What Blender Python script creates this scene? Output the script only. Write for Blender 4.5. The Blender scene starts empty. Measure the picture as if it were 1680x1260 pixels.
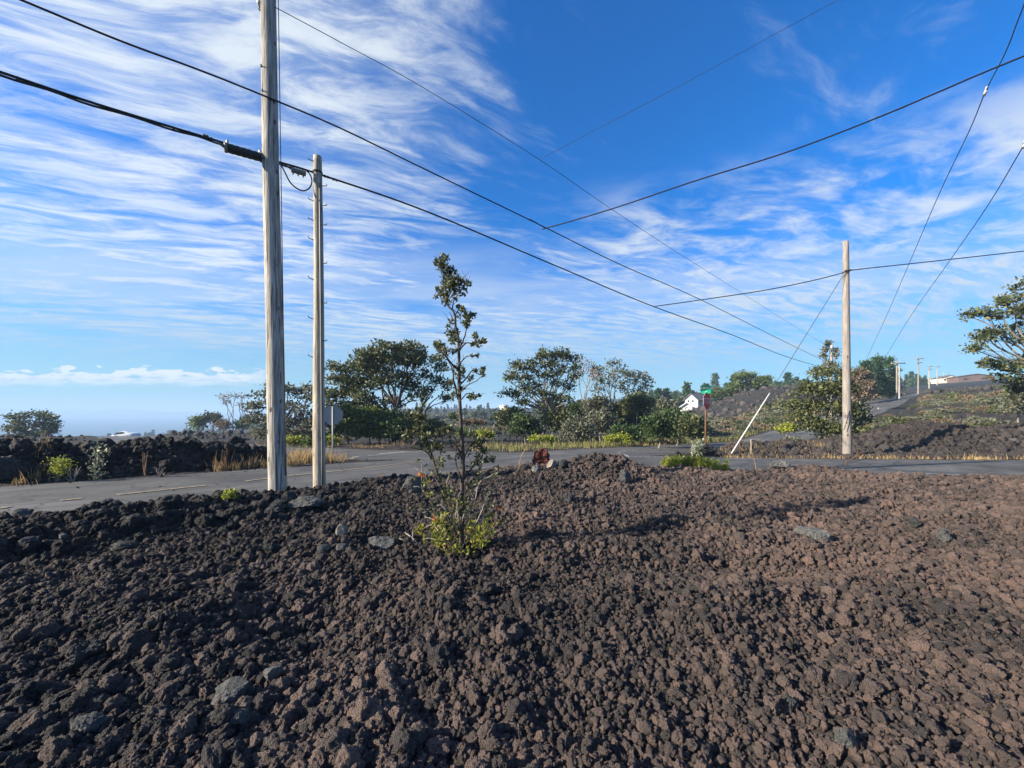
import bpy, bmesh, math, random
import numpy as np
from mathutils import Vector, Matrix, Euler

random.seed(7)
RNG = np.random.default_rng(7)
SC = bpy.context.scene
COL = SC.collection
R = math.radians

# ------------------------------------------------------------------ camera model (photo pixels -> points)
FPX, CX, HY, EYE = 640.0, 840.0, 675.0, 1.6


def at(px, py, d):
    return Vector(((px - CX) / FPX * d, d, EYE + (HY - py) / FPX * d))


# ------------------------------------------------------------------ noise (numpy)
_perm = np.random.default_rng(3).permutation(512).astype(np.int64)
_perm = np.concatenate([_perm, _perm, _perm])
_g2 = np.stack([np.cos(np.arange(512) * 2.39996), np.sin(np.arange(512) * 2.39996)], -1)
_g3 = np.random.default_rng(5).normal(size=(512, 3))
_g3 /= np.linalg.norm(_g3, axis=1)[:, None]


def perlin2(x, y):
    xi, yi = np.floor(x).astype(np.int64), np.floor(y).astype(np.int64)
    xf, yf = x - xi, y - yi
    xi &= 511
    yi &= 511
    u, v = xf * xf * xf * (xf * (xf * 6 - 15) + 10), yf * yf * yf * (yf * (yf * 6 - 15) + 10)

    def g(ix, iy, fx, fy):
        h = _perm[_perm[ix & 511] + (iy & 511)]
        q = _g2[h]
        return q[..., 0] * fx + q[..., 1] * fy
    a, b = g(xi, yi, xf, yf), g(xi + 1, yi, xf - 1, yf)
    c, e = g(xi, yi + 1, xf, yf - 1), g(xi + 1, yi + 1, xf - 1, yf - 1)
    return (a + u * (b - a)) + v * ((c + u * (e - c)) - (a + u * (b - a)))


def fbm2(x, y, octaves=4, gain=0.5, ox=0.0):
    s, a = 0, 1.0
    for i in range(octaves):
        s = s + a * perlin2(x * 2 ** i + 17.3 * i + ox, y * 2 ** i - 9.1 * i + ox)
        a *= gain
    return s


def perlin3(p):
    i = np.floor(p).astype(np.int64)
    f = p - i
    i &= 511
    w = f * f * f * (f * (f * 6 - 15) + 10)
    out = 0
    for dx in (0, 1):
        for dy in (0, 1):
            for dz in (0, 1):
                h = _perm[_perm[_perm[(i[:, 0] + dx) & 511] + ((i[:, 1] + dy) & 511)] + ((i[:, 2] + dz) & 511)]
                g = _g3[h]
                dot = g[:, 0] * (f[:, 0] - dx) + g[:, 1] * (f[:, 1] - dy) + g[:, 2] * (f[:, 2] - dz)
                wt = (w[:, 0] if dx else 1 - w[:, 0]) * (w[:, 1] if dy else 1 - w[:, 1]) * (w[:, 2] if dz else 1 - w[:, 2])
                out = out + wt * dot
    return out


def sstep(a, b, x):
    t = np.clip((x - a) / (b - a), 0, 1)
    return t * t * (3 - 2 * t)


# ------------------------------------------------------------------ mesh helpers
def mesh_np(name, v, f, mat=None, smooth=False):
    v = np.asarray(v, dtype=np.float32)
    f = np.asarray(f, dtype=np.int32)
    me = bpy.data.meshes.new(name)
    k = f.shape[1]
    me.vertices.add(len(v))
    me.vertices.foreach_set('co', v.ravel())
    me.loops.add(f.size)
    me.loops.foreach_set('vertex_index', f.ravel())
    me.polygons.add(len(f))
    me.polygons.foreach_set('loop_start', np.arange(0, f.size, k, dtype=np.int32))
    if smooth:
        me.polygons.foreach_set('use_smooth', np.ones(len(f), dtype=bool))
    me.update(calc_edges=True)
    me.validate()
    if mat:
        me.materials.append(mat)
    return me


def link(name, data, parent=None, loc=None):
    o = bpy.data.objects.new(name, data)
    COL.objects.link(o)
    if parent:
        o.parent = parent
    if loc is not None:
        o.location = loc
    return o


def tag(o, label=None, cat=None, group=None, kind=None):
    if label:
        o['label'] = label
    if cat:
        o['category'] = cat
    if group:
        o['group'] = group
    if kind:
        o['kind'] = kind
    return o


def empty(name, loc, label, cat, group=None):
    o = bpy.data.objects.new(name, None)
    o.empty_display_size = 0.2
    COL.objects.link(o)
    o.location = loc
    return tag(o, label, cat, group)


class MB:
    """collects shapes that become ONE mesh object; coordinates are relative to `org`"""

    def __init__(self, org=(0, 0, 0)):
        self.v, self.f, self.org = [], [], Vector(org)

    def add(self, vs, fs):
        n = len(self.v)
        self.v += [tuple(Vector(p) - self.org) for p in vs]
        self.f += [tuple(i + n for i in q) for q in fs]
        return self

    def tube(self, pts, rad, n=8, cap=True, wob=0.0):
        pts = [Vector(p) for p in pts]
        if not hasattr(rad, '__len__'):
            rad = [rad] * len(pts)
        vs, fs = [], []
        ref = Vector((0.13, 0.97, 0.2))
        t0 = (pts[1] - pts[0]).normalized()
        a = t0.cross(ref)
        if a.length < 0.05:
            a = t0.cross(Vector((1, 0, 0)))
        a.normalize()
        for i, p in enumerate(pts):
            if i == 0:
                t = pts[1] - pts[0]
            elif i == len(pts) - 1:
                t = pts[-1] - pts[-2]
            else:
                t = pts[i + 1] - pts[i - 1]
            t.normalize()
            a = (a - t * a.dot(t)).normalized()
            b = t.cross(a)
            for k in range(n):
                w = 2 * math.pi * k / n
                r = rad[i] * (1 + (random.uniform(-wob, wob) if wob else 0))
                vs.append(p + (a * math.cos(w) + b * math.sin(w)) * r)
        for i in range(len(pts) - 1):
            for k in range(n):
                k2 = (k + 1) % n
                fs.append((i * n + k, i * n + k2, (i + 1) * n + k2, (i + 1) * n + k))
        if cap:
            fs.append(tuple(range(n - 1, -1, -1)))
            fs.append(tuple((len(pts) - 1) * n + k for k in range(n)))
        return self.add(vs, fs)

    def box(self, c, s, rot=None):
        c, m = Vector(c), (rot or Matrix.Identity(3))
        vs = [c + m @ Vector((x * s[0] / 2, y * s[1] / 2, z * s[2] / 2)) for x in (-1, 1) for y in (-1, 1) for z in (-1, 1)]
        return self.add(vs, [(0, 1, 3, 2), (4, 6, 7, 5), (0, 4, 5, 1), (2, 3, 7, 6), (0, 2, 6, 4), (1, 5, 7, 3)])

    def prism(self, outline, depth_vec):
        """closed outline (3d points) pushed along depth_vec"""
        n = len(outline)
        a = [Vector(p) for p in outline]
        b = [p + Vector(depth_vec) for p in a]
        fs = [tuple(range(n)), tuple(range(2 * n - 1, n - 1, -1))]
        fs += [(i, n + i, n + (i + 1) % n, (i + 1) % n) for i in range(n)]
        return self.add(a + b, fs)

    def build(self, name, mat, parent=None, smooth=True, bevel=0.0):
        me = bpy.data.meshes.new(name)
        me.from_pydata(self.v, [], self.f)
        bm = bmesh.new()
        bm.from_mesh(me)
        bmesh.ops.recalc_face_normals(bm, faces=bm.faces)
        if bevel:
            bmesh.ops.bevel(bm, geom=[e for e in bm.edges if e.calc_face_angle(0) > 0.6], offset=bevel, segments=2, affect='EDGES')
        bm.to_mesh(me)
        bm.free()
        if smooth:
            for p in me.polygons:
                p.use_smooth = len(p.vertices) <= 4
        me.materials.append(mat)
        return link(name, me, parent, None if parent else self.org)


def spline(pts, n=6):
    """catmull-rom through pts"""
    P = [Vector(p) for p in pts]
    P = [P[0] * 2 - P[1]] + P + [P[-1] * 2 - P[-2]]
    out = []
    for i in range(1, len(P) - 2):
        for k in range(n):
            t = k / n
            a, b, c, d = P[i - 1], P[i], P[i + 1], P[i + 2]
            out.append(0.5 * ((2 * b) + (c - a) * t + (2 * a - 5 * b + 4 * c - d) * t * t + (3 * b - a - 3 * c + d) * t ** 3))
    out.append(P[-2])
    return out


# ------------------------------------------------------------------ materials
def srgb(r, g, b):
    f = lambda c: (c / 255 / 12.92) if c <= 10 else ((c / 255 + 0.055) / 1.055) ** 2.4
    return (f(r), f(g), f(b), 1)


class NT:
    def __init__(self, tree):
        self.t = tree

    def n(self, typ, **kw):
        nd = self.t.nodes.new(typ)
        ins = kw.pop('i', {})
        for k, v in kw.items():
            setattr(nd, k, v)
        for k, v in ins.items():
            s = nd.inputs[k]
            if isinstance(v, bpy.types.NodeSocket):
                self.t.links.new(v, s)
            else:
                s.default_value = v
        return nd

    def math(self, op, a, b=0.0, c=None, clamp=False):
        i = {0: a, 1: b}
        if c is not None:
            i[2] = c
        return self.n('ShaderNodeMath', operation=op, use_clamp=clamp, i=i).outputs[0]

    def mix(self, fac, a, b, blend='MIX'):
        nd = self.n('ShaderNodeMix', data_type='RGBA', blend_type=blend, i={0: fac, 6: a, 7: b})
        return nd.outputs[2]

    def noise(self, vec, scale, detail=4, rough=0.55, dist=0.0, out=0):
        nd = self.n('ShaderNodeTexNoise', i={'Scale': scale, 'Detail': detail, 'Roughness': rough, 'Distortion': dist})
        if vec is not None:
            self.t.links.new(vec, nd.inputs['Vector'])
        return nd.outputs[out]

    def ramp(self, fac, stops, interp='LINEAR'):
        nd = self.n('ShaderNodeValToRGB', i={0: fac})
        cr = nd.color_ramp
        cr.interpolation = interp
        while len(cr.elements) < len(stops):
            cr.elements.new(0.5)
        for e, (p, c) in zip(cr.elements, stops):
            e.position = p
            e.color = c if len(c) == 4 else (*c, 1)
        return nd.outputs[0]

    def map(self, vec, scale=(1, 1, 1), rot=(0, 0, 0), loc=(0, 0, 0)):
        return self.n('ShaderNodeMapping', i={'Vector': vec, 'Scale': scale, 'Rotation': rot, 'Location': loc}).outputs[0]

    def smooth(self, x, a, b):
        return self.n('ShaderNodeMapRange', interpolation_type='SMOOTHSTEP', i={0: x, 1: a, 2: b, 3: 0.0, 4: 1.0}).outputs[0]


def new_mat(name):
    m = bpy.data.materials.new(name)
    m.use_nodes = True
    t = m.node_tree
    t.nodes.clear()
    nt = NT(t)
    out = nt.n('ShaderNodeOutputMaterial')
    return m, nt, out


def g4(v):
    return (v, v, v, 1)


def mat_simple(name, col, rough=0.6, metal=0.0, var=0.12, scale=6.0, bump=0.0, bscale=40.0, spec=0.4):
    m, nt, out = new_mat(name)
    co = nt.n('ShaderNodeTexCoord').outputs['Object']
    n1 = nt.noise(co, scale, 5)
    dark = tuple(c * (1 - var * 1.6) for c in col[:3]) + (1,)
    lite = tuple(min(1, c * (1 + var)) for c in col[:3]) + (1,)
    c = nt.ramp(n1, [(0.3, dark), (0.7, lite)])
    b = nt.n('ShaderNodeBsdfPrincipled', i={'Base Color': c, 'Roughness': rough, 'Metallic': metal, 'Specular IOR Level': spec})
    if bump:
        bp = nt.n('ShaderNodeBump', i={'Strength': bump, 'Distance': 0.01, 'Height': nt.noise(co, bscale, 4)})
        nt.t.links.new(bp.outputs[0], b.inputs['Normal'])
    nt.t.links.new(b.outputs[0], out.inputs[0])
    return m


def mat_leaf(name, stops, trans=0.3, rough=0.5):
    m, nt, out = new_mat(name)
    geo = nt.n('ShaderNodeNewGeometry')
    gain = 1.0 if 'lime' in name or 'yellow' in name or 'grass' in name or 'sapling' in name else 1.5
    c = nt.ramp(geo.outputs['Random Per Island'], [(p, tuple(v * gain for v in q)) for p, q in stops])
    big = nt.noise(geo.outputs['Position'], 1.1, 2)
    c = nt.mix(1.0, c, nt.ramp(big, [(0.3, g4(0.75)), (0.7, g4(1.2))]), 'MULTIPLY')
    b = nt.n('ShaderNodeBsdfPrincipled', i={'Base Color': c, 'Roughness': rough, 'Specular IOR Level': 0.35})
    t = nt.n('ShaderNodeBsdfTranslucent', i={'Color': c})
    mx = nt.n('ShaderNodeMixShader', i={0: trans, 1: b.outputs[0], 2: t.outputs[0]})
    nt.t.links.new(mx.outputs[0], out.inputs[0])
    return m


def mat_wood_pole(name, lite, dark, crack=1.0, streak=None):
    m, nt, out = new_mat(name)
    co = nt.n('ShaderNodeTexCoord').outputs['Object']
    grain = nt.noise(nt.map(co, (16, 16, 0.9)), 2.6, 7, 0.62, 0.4)
    wide = nt.noise(nt.map(co, (3, 3, 0.7)), 1.6, 4)
    c = nt.ramp(grain, [(0.26, dark), (0.5, tuple(0.5 * (a + b) for a, b in zip(lite, dark))), (0.68, lite)])
    c = nt.mix(0.9, c, nt.ramp(wide, [(0.3, g4(0.72)), (0.7, g4(1.12))]), 'MULTIPLY')
    # drying checks and knots
    chk = nt.noise(nt.map(co, (26, 26, 0.55)), 1.7, 3, 0.5, 0.2)
    ck = nt.ramp(chk, [(0.575, g4(0)), (0.64, g4(1))])
    vor = nt.n('ShaderNodeTexVoronoi', i={'Scale': 1.0, 'Vector': nt.map(co, (4.2, 4.2, 2.2))})
    kn = nt.ramp(vor.outputs['Distance'], [(0.09, g4(1)), (0.15, g4(0))])
    hole = nt.math('MAXIMUM', nt.math('MULTIPLY', ck, 0.75 * crack), nt.math('MULTIPLY', kn, 0.85))
    c = nt.mix(hole, c, (0.035, 0.028, 0.022, 1))
    h = nt.math('SUBTRACT', grain, nt.math('MULTIPLY', hole, 1.2))
    bp = nt.n('ShaderNodeBump', i={'Strength': 0.9, 'Distance': 0.012, 'Height': h})
    b = nt.n('ShaderNodeBsdfPrincipled', i={'Base Color': c, 'Roughness': 0.85, 'Specular IOR Level': 0.2, 'Normal': bp.outputs[0]})
    nt.t.links.new(b.outputs[0], out.inputs[0])
    return m


def mat_bark(name, a, b_, scale=9):
    m, nt, out = new_mat(name)
    co = nt.n('ShaderNodeTexCoord').outputs['Object']
    n1 = nt.noise(nt.map(co, (1, 1, 0.35)), scale, 6, 0.65)
    c = nt.ramp(n1, [(0.3, a), (0.7, b_)])
    bp = nt.n('ShaderNodeBump', i={'Strength': 0.6, 'Distance': 0.02, 'Height': n1})
    b = nt.n('ShaderNodeBsdfPrincipled', i={'Base Color': c, 'Roughness': 0.85, 'Specular IOR Level': 0.2, 'Normal': bp.outputs[0]})
    nt.t.links.new(b.outputs[0], out.inputs[0])
    return m


def mat_rock(name, stops, instanced=True, bump=0.8, bscale=14.0, zone=True):
    """clinker rock; each stone has its own tone, patches of the field lean brown or grey (stone colours, plus shade painted into the left via tint)"""
    m, nt, out = new_mat(name)
    co = nt.n('ShaderNodeTexCoord').outputs['Object']
    info = nt.n('ShaderNodeObjectInfo')
    geo = nt.n('ShaderNodeNewGeometry')
    rnd = info.outputs['Random']
    if zone:
        tint = nt.n('ShaderNodeAttribute', attribute_type='INSTANCER', attribute_name='tint').outputs['Fac']
        k = nt.math('ADD', nt.math('MULTIPLY', rnd, 0.5), nt.math('MULTIPLY', tint, 0.5))
    else:
        k = rnd
    c = nt.ramp(k, stops)
    n1 = nt.noise(co, bscale * 0.35, 5, 0.7)
    c = nt.mix(1.0, c, nt.ramp(n1, [(0.25, g4(0.55)), (0.75, g4(1.35))]), 'MULTIPLY')
    n2 = nt.noise(co, bscale, 6, 0.7)
    v = nt.n('ShaderNodeTexVoronoi', i={'Vector': co, 'Scale': bscale * 0.55})
    h = nt.math('ADD', nt.math('MULTIPLY', n2, 0.8), nt.math('MULTIPLY', v.outputs['Distance'], 0.7))
    bp = nt.n('ShaderNodeBump', i={'Strength': bump, 'Distance': 0.12, 'Height': h})
    b = nt.n('ShaderNodeBsdfPrincipled', i={'Base Color': c, 'Roughness': 0.82, 'Specular IOR Level': 0.3, 'Normal': bp.outputs[0]})
    nt.t.links.new(b.outputs[0], out.inputs[0])
    return m


M = {}
M['pole_pale'] = mat_wood_pole('weathered_pole_wood', (0.58, 0.55, 0.49, 1), (0.18, 0.16, 0.14, 1))
M['pole_stub'] = mat_wood_pole('weathered_stub_wood', (0.66, 0.59, 0.48, 1), (0.22, 0.185, 0.145, 1), 0.9)
M['pole_brown'] = mat_wood_pole('brown_pole_wood', (0.36, 0.32, 0.29, 1), (0.18, 0.155, 0.135, 1), 0.4)
M['cable'] = mat_simple('black_cable_jacket', (0.012, 0.012, 0.014), 0.55)
M['wire'] = mat_simple('grey_wire', (0.05, 0.05, 0.055), 0.5, 0.2)
M['steel'] = mat_simple('galvanised_steel', (0.36, 0.37, 0.38), 0.45, 0.7, 0.15, 8)
M['iron'] = mat_simple('dark_step_iron', (0.06, 0.055, 0.055), 0.6, 0.3)
M['white_pvc'] = mat_simple('white_plastic', (0.6, 0.59, 0.57), 0.45, 0, 0.05)
M['porcelain'] = mat_simple('grey_porcelain', (0.45, 0.47, 0.48), 0.2)
M['blackbox'] = mat_simple('black_moulded_plastic', (0.012, 0.016, 0.018), 0.5)
M['greybox'] = mat_simple('grey_terminal_plastic', (0.16, 0.16, 0.15), 0.5)
M['sign_red'] = mat_simple('sign_red', (0.5, 0.03, 0.035), 0.45, 0, 0.12, 3)
M['sign_white'] = mat_simple('sign_white', (0.62, 0.58, 0.56), 0.5)
M['sign_green'] = mat_simple('sign_green', (0.0, 0.24, 0.13), 0.45, 0, 0.1, 3)
M['sign_back'] = mat_simple('sign_back_aluminium', (0.27, 0.28, 0.29), 0.6, 0.1, 0.08, 3)
M['rust'] = mat_simple('rusty_post', (0.16, 0.075, 0.045), 0.8, 0.1, 0.3, 12)
M['stake'] = mat_simple('weathered_stake', (0.45, 0.37, 0.27), 0.8, 0, 0.2, 10)
M['stalk'] = mat_simple('dry_stalk', (0.36, 0.21, 0.115), 0.8, 0, 0.25, 12)
M['twig_pale'] = mat_simple('bleached_twig', (0.33, 0.29, 0.25), 0.8, 0, 0.2, 20)
M['bark_dark'] = mat_bark('dark_bark', (0.035, 0.028, 0.024, 1), (0.11, 0.09, 0.078, 1))
M['bark_grey'] = mat_bark('grey_bark', (0.10, 0.088, 0.078, 1), (0.30, 0.27, 0.24, 1))
M['bark_pale'] = mat_bark('pale_bark', (0.42, 0.38, 0.33, 1), (0.66, 0.62, 0.56, 1))
M['leaf_ohia'] = mat_leaf('olive_leaf', [(0, (0.032, 0.042, 0.020)), (0.5, (0.058, 0.072, 0.030)), (0.85, (0.095, 0.105, 0.042)), (1, (0.15, 0.13, 0.055))])
M['leaf_grey'] = mat_leaf('grey_green_leaf', [(0, (0.050, 0.056, 0.040)), (0.5, (0.092, 0.098, 0.066)), (0.88, (0.135, 0.138, 0.092)), (1, (0.2, 0.16, 0.11))])
M['leaf_dark'] = mat_leaf('deep_green_leaf', [(0, (0.018, 0.034, 0.014)), (0.6, (0.035, 0.060, 0.020)), (1, (0.075, 0.10, 0.03))])
M['leaf_green'] = mat_leaf('mid_green_leaf', [(0, (0.040, 0.062, 0.018)), (0.6, (0.080, 0.110, 0.030)), (1, (0.15, 0.17, 0.05))])
M['leaf_olive'] = mat_leaf('dull_olive_leaf', [(0, (0.034, 0.044, 0.018)), (0.55, (0.066, 0.078, 0.028)), (0.9, (0.115, 0.118, 0.042)), (1, (0.17, 0.15, 0.07))])
M['leaf_lime'] = mat_leaf('yellow_green_leaf', [(0, (0.17, 0.21, 0.03)), (0.6, (0.31, 0.36, 0.045)), (1, (0.45, 0.42, 0.08))], 0.4)
M['leaf_pine'] = mat_leaf('pine_needles', [(0, (0.014, 0.036, 0.016)), (0.6, (0.035, 0.070, 0.024)), (1, (0.065, 0.105, 0.035))])
M['leaf_rust'] = mat_leaf('rusty_leaf', [(0, (0.075, 0.055, 0.035)), (0.6, (0.13, 0.095, 0.06)), (1, (0.22, 0.15, 0.10))])
M['leaf_pink'] = mat_leaf('pinkish_dry_leaf', [(0, (0.09, 0.075, 0.07)), (0.6, (0.17, 0.135, 0.12)), (1, (0.26, 0.2, 0.17))])
M['leaf_sapling'] = mat_leaf('sapling_leaf', [(0, (0.045, 0.060, 0.028)), (0.45, (0.085, 0.105, 0.046)), (0.8, (0.15, 0.165, 0.075)), (0.96, (0.25, 0.235, 0.10)), (1, (0.30, 0.14, 0.07))], 0.3, 0.4)
M['leaf_sapling_low'] = mat_leaf('sapling_shoot_leaf', [(0, (0.10, 0.13, 0.022)), (0.5, (0.23, 0.25, 0.035)), (0.88, (0.36, 0.33, 0.06)), (1, (0.45, 0.2, 0.06))], 0.4, 0.4)
M['leaf_pale'] = mat_leaf('pale_grey_green_leaf', [(0, (0.08, 0.098, 0.06)), (0.6, (0.16, 0.18, 0.115)), (1, (0.30, 0.30, 0.22))], 0.2)
M['leaf_flame'] = mat_leaf('orange_leaf', [(0, (0.35, 0.09, 0.03)), (1, (0.5, 0.22, 0.06))], 0.3)
M['grass'] = mat_leaf('dry_grass_blade', [(0, (0.22, 0.14, 0.06)), (0.5, (0.38, 0.26, 0.11)), (1, (0.55, 0.42, 0.22))], 0.3, 0.7)
M['grass_green'] = mat_leaf('green_grass_blade', [(0, (0.10, 0.12, 0.03)), (0.5, (0.2, 0.2, 0.06)), (1, (0.36, 0.31, 0.12))], 0.3, 0.7)
CINDER = [(0.0, (0.030, 0.030, 0.031)), (0.28, (0.074, 0.065, 0.062)), (0.5, (0.146, 0.112, 0.099)), (0.75, (0.236, 0.168, 0.141)), (1.0, (0.325, 0.21, 0.163))]
M['cinder'] = mat_rock('cinder', CINDER)
M['rubble'] = mat_rock('black_lava_rubble', [(0, (0.012, 0.012, 0.014)), (0.5, (0.028, 0.027, 0.029)), (0.85, (0.055, 0.051, 0.050)), (1, (0.10, 0.092, 0.085))])
M['rubble_brown'] = mat_rock('brown_lava_rubble', [(0, (0.036, 0.032, 0.031)), (0.5, (0.07, 0.059, 0.056)), (0.85, (0.11, 0.09, 0.082)), (1, (0.16, 0.135, 0.122))])
M['rock_grey'] = mat_rock('grey_basalt', [(0, (0.080, 0.082, 0.081)), (1, (0.13, 0.13, 0.124))], zone=False, bump=1.0, bscale=18)
M['rock_pale'] = mat_rock('pale_basalt', [(0, (0.15, 0.152, 0.143)), (1, (0.20, 0.2, 0.186))], zone=False, bump=1.0, bscale=18)
M['rock_dark'] = mat_rock('dark_basalt', [(0, (0.030, 0.032, 0.033)), (1, (0.055, 0.056, 0.056))], zone=False, bump=0.8, bscale=10)
M['rock_red'] = mat_rock('red_scoria', [(0, (0.13, 0.036, 0.03)), (1, (0.16, 0.045, 0.036))], zone=False, bump=1.0, bscale=10)
M['rock_tan'] = mat_rock('tan_stone', [(0, (0.2, 0.175, 0.148)), (1, (0.25, 0.22, 0.185))], zone=False, bump=0.4, bscale=9)

# ------------------------------------------------------------------ roads (plan)
def cr2(pts, n=14):
    return np.array([(p.x, p.y) for p in spline([(x, y, 0) for x, y in pts], n)])


MAIN = cr2([(-42, -25.5), (-30, -13.8), (-11, 5.0), (-5, 11.0), (0, 15.8), (5, 19.6), (10, 23.0), (16, 27), (28, 36), (45, 49), (58, 60.5), (80, 79), (103, 97), (116, 108)])
CROSS = cr2([(60, 3.0), (40, 8.0), (26, 11.2), (18, 12.4), (10, 13.2), (3, 15.2), (-3, 17.4), (-10, 19.6), (-25, 29), (-45, 46), (-62, 63), (-95, 90)])
W_MAIN, W_CROSS = 2.65, 2.7


def dist_poly(x, y, P):
    """distance to polyline"""
    best = np.full(np.shape(x), 1e9)
    A, B = P[:-1], P[1:]
    for a, b in zip(A, B):
        d = b - a
        L2 = d @ d
        t = np.clip(((x - a[0]) * d[0] + (y - a[1]) * d[1]) / L2, 0, 1)
        q = (x - a[0] - t * d[0]) ** 2 + (y - a[1] - t * d[1]) ** 2
        best = np.minimum(best, q)
    return np.sqrt(best)


MAIN_S, CROSS_S = MAIN[::4], CROSS[::4]


def road_gap(x, y):
    """distance outside the nearest pavement edge (negative = on the road)"""
    return np.minimum(dist_poly(x, y, MAIN_S) - W_MAIN, dist_poly(x, y, CROSS_S) - W_CROSS)


# ------------------------------------------------------------------ terrain
def base(x, y):
    """broad slope of the land, also carries the pavement"""
    yc = np.minimum(np.maximum(y, -30), 99)
    z = -0.10 - 0.036 * (np.maximum(yc, 6) - 10)
    e = np.maximum(x - 18, 0)
    rise = np.where(e < 42, 0.13 * e, 5.46 + 0.088 * (e - 42))
    rise = np.where(e > 190, 5.46 + 0.088 * 148 + 0.02 * (e - 190), rise)
    z = z + rise * sstep(12, 30, y)
    r = np.hypot(x, y)
    left = sstep(0.30, 0.95, -x / np.maximum(r, 1) * 1.25) * sstep(60, 110, r)
    z = z - left * (0.052 * np.maximum(r - 70, 0) + 0.4)
    mid = (1 - left) * sstep(120, 600, r) * (1 - sstep(0.35, 0.8, x / np.maximum(r, 1)))
    z = z + mid * 9
    z = z + 4.6 * np.exp(-((x - 56) / 13) ** 2 - ((y - 86) / 15) ** 2) * sstep(2.5, 14, np.abs(dist_poly(x, y, MAIN_S)))
    return np.maximum(z, -60)


def H(x, y, fine=True):
    x, y = np.asarray(x, float), np.asarray(y, float)
    z = base(x, y)
    gap = road_gap(x, y)
    r = np.hypot(x, y)
    off = sstep(-0.05, 0.9, gap)
    z = z - 0.10 * (1 - sstep(-0.25, 0.05, gap))                       # dug out under the pavement
    # --- near lava field
    t_far = (y - x) / 1.41421
    nearfield = sstep(0.0, 1.2, gap) * (t_far < 9.0) * (y < 12.2) * (x > -25)
    z = z + nearfield * (-0.07 + 0.20 * sstep(5, 9, y) - 0.16 * sstep(8.6, 10.6, x) * sstep(7, 9, y))
    # low berm along the road on the left
    c = 12.0 / 1.41421 - t_far
    t_al = (x + y) / 1.41421
    z = z + 0.33 * np.exp(-((c - 0.95) / 0.62) ** 2) * (1 - sstep(-0.6, 2.0, t_al)) * (y < 9)
    z = z + 0.10 * np.exp(-((c - 0.9) / 0.7) ** 2) * sstep(0.5, 1.8, t_al) * (1 - sstep(3, 6.0, t_al)) * (y < 11)
    # mound ahead, low heap beside it
    z = z + 0.50 * np.exp(-((x - 2.1) / 0.95) ** 2 - ((y - 9.3) / 0.85) ** 2)
    z = z + 0.15 * np.exp(-((x - 0.8) / 1.1) ** 2 - ((y - 9.0) / 0.7) ** 2)
    z = z + 0.14 * np.exp(-((x - 7.9) / 0.9) ** 2 - ((y - 10.2) / 0.45) ** 2)
    z = z - 0.12 * np.exp(-((x - 2.3) / 1.1) ** 2 - ((y - 4.15) / 0.3) ** 2)
    z = z + 0.10 * np.exp(-((x - 2.0) / 1.2) ** 2 - ((y - 3.3) / 0.3) ** 2)
    z = z - 0.14 * np.exp(-((x + 1.7) / 0.6) ** 2 - ((y - 3.0) / 0.35) ** 2)
    z = z + 0.10 * np.exp(-((x + 2.3) / 0.6) ** 2 - ((y - 2.9) / 0.4) ** 2)
    # --- bank of lava beyond the road on the left
    cb = t_far - 19.4 / 1.41421
    bank = sstep(0.75, 1.65, cb) * (1 - sstep(3.2, 5.6, cb)) * (1 - sstep(2.6, 4.4, t_al)) * (x < -5)
    z = z + bank * (0.62 + 0.20 * fbm2(x * 0.55, y * 0.55, 3, ox=4.1) + 0.20 * fbm2(x * 1.7, y * 1.7, 3, ox=1.7)) * 1.0
    # --- mounds beyond the road on the right
    ry = sstep(16.4, 19.4, y) * (1 - sstep(20.2, 24.5, y))
    prof = 0.36 * sstep(9.2, 11, x) * (1 - sstep(14.5, 17, x)) + 0.60 * sstep(14.5, 17.5, x) + 0.60 * np.exp(-((x - 20.9) / 2.1) ** 2) + 0.04 * (x - 17) * sstep(17, 30, x) * 0.4
    z = z + ry * prof * (1 - sstep(45, 60, x)) * (1 + 0.18 * fbm2(x * 0.9, y * 0.9, 3, ox=9.3)) * sstep(0.3, 1.0, gap)
    if fine:
        a = off * (1 - sstep(20, 60, r))
        z = z + a * (0.12 * fbm2(x * 0.75, y * 0.75, 3, ox=2.2) + 0.055 * fbm2(x * 2.6, y * 2.6, 3, ox=6.6) + 0.016 * fbm2(x * 9, y * 9, 2) + 0.10 * (np.abs(perlin2(x * 1.15 + 3.3, y * 1.5 + 8.1)) - 0.2))
        rough = np.clip(bank * 1.2 + ry * 0.8, 0, 1)
        z = z + rough * (0.10 * np.abs(fbm2(x * 3.1, y * 3.1, 3, ox=3.3)) + 0.05 * fbm2(x * 8, y * 8, 2))
        z = z + sstep(25, 60, r) * off * 0.5 * fbm2(x * 0.06, y * 0.06, 4, 0.55, ox=5.5)
    return z


def Hs(x, y):
    return float(H(np.array([x]), np.array([y]))[0])


def hit(px, py, zoff=0.0, fn=None):
    """first ground point seen through a photo pixel"""
    fn = fn or H
    d = np.concatenate([np.linspace(0.7, 30, 2200), np.linspace(30.05, 400, 2500)])
    X, Z = (px - CX) / FPX * d, EYE + (HY - py) / FPX * d
    g = fn(X, d) + zoff
    k = np.argmax(Z <= g)
    if not (Z <= g).any():
        k = len(d) - 1
    return Vector((X[k], d[k], float(g[k])))


def road_z(x, y):
    return base(np.asarray(x, float), np.asarray(y, float)) + 0.0


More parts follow.
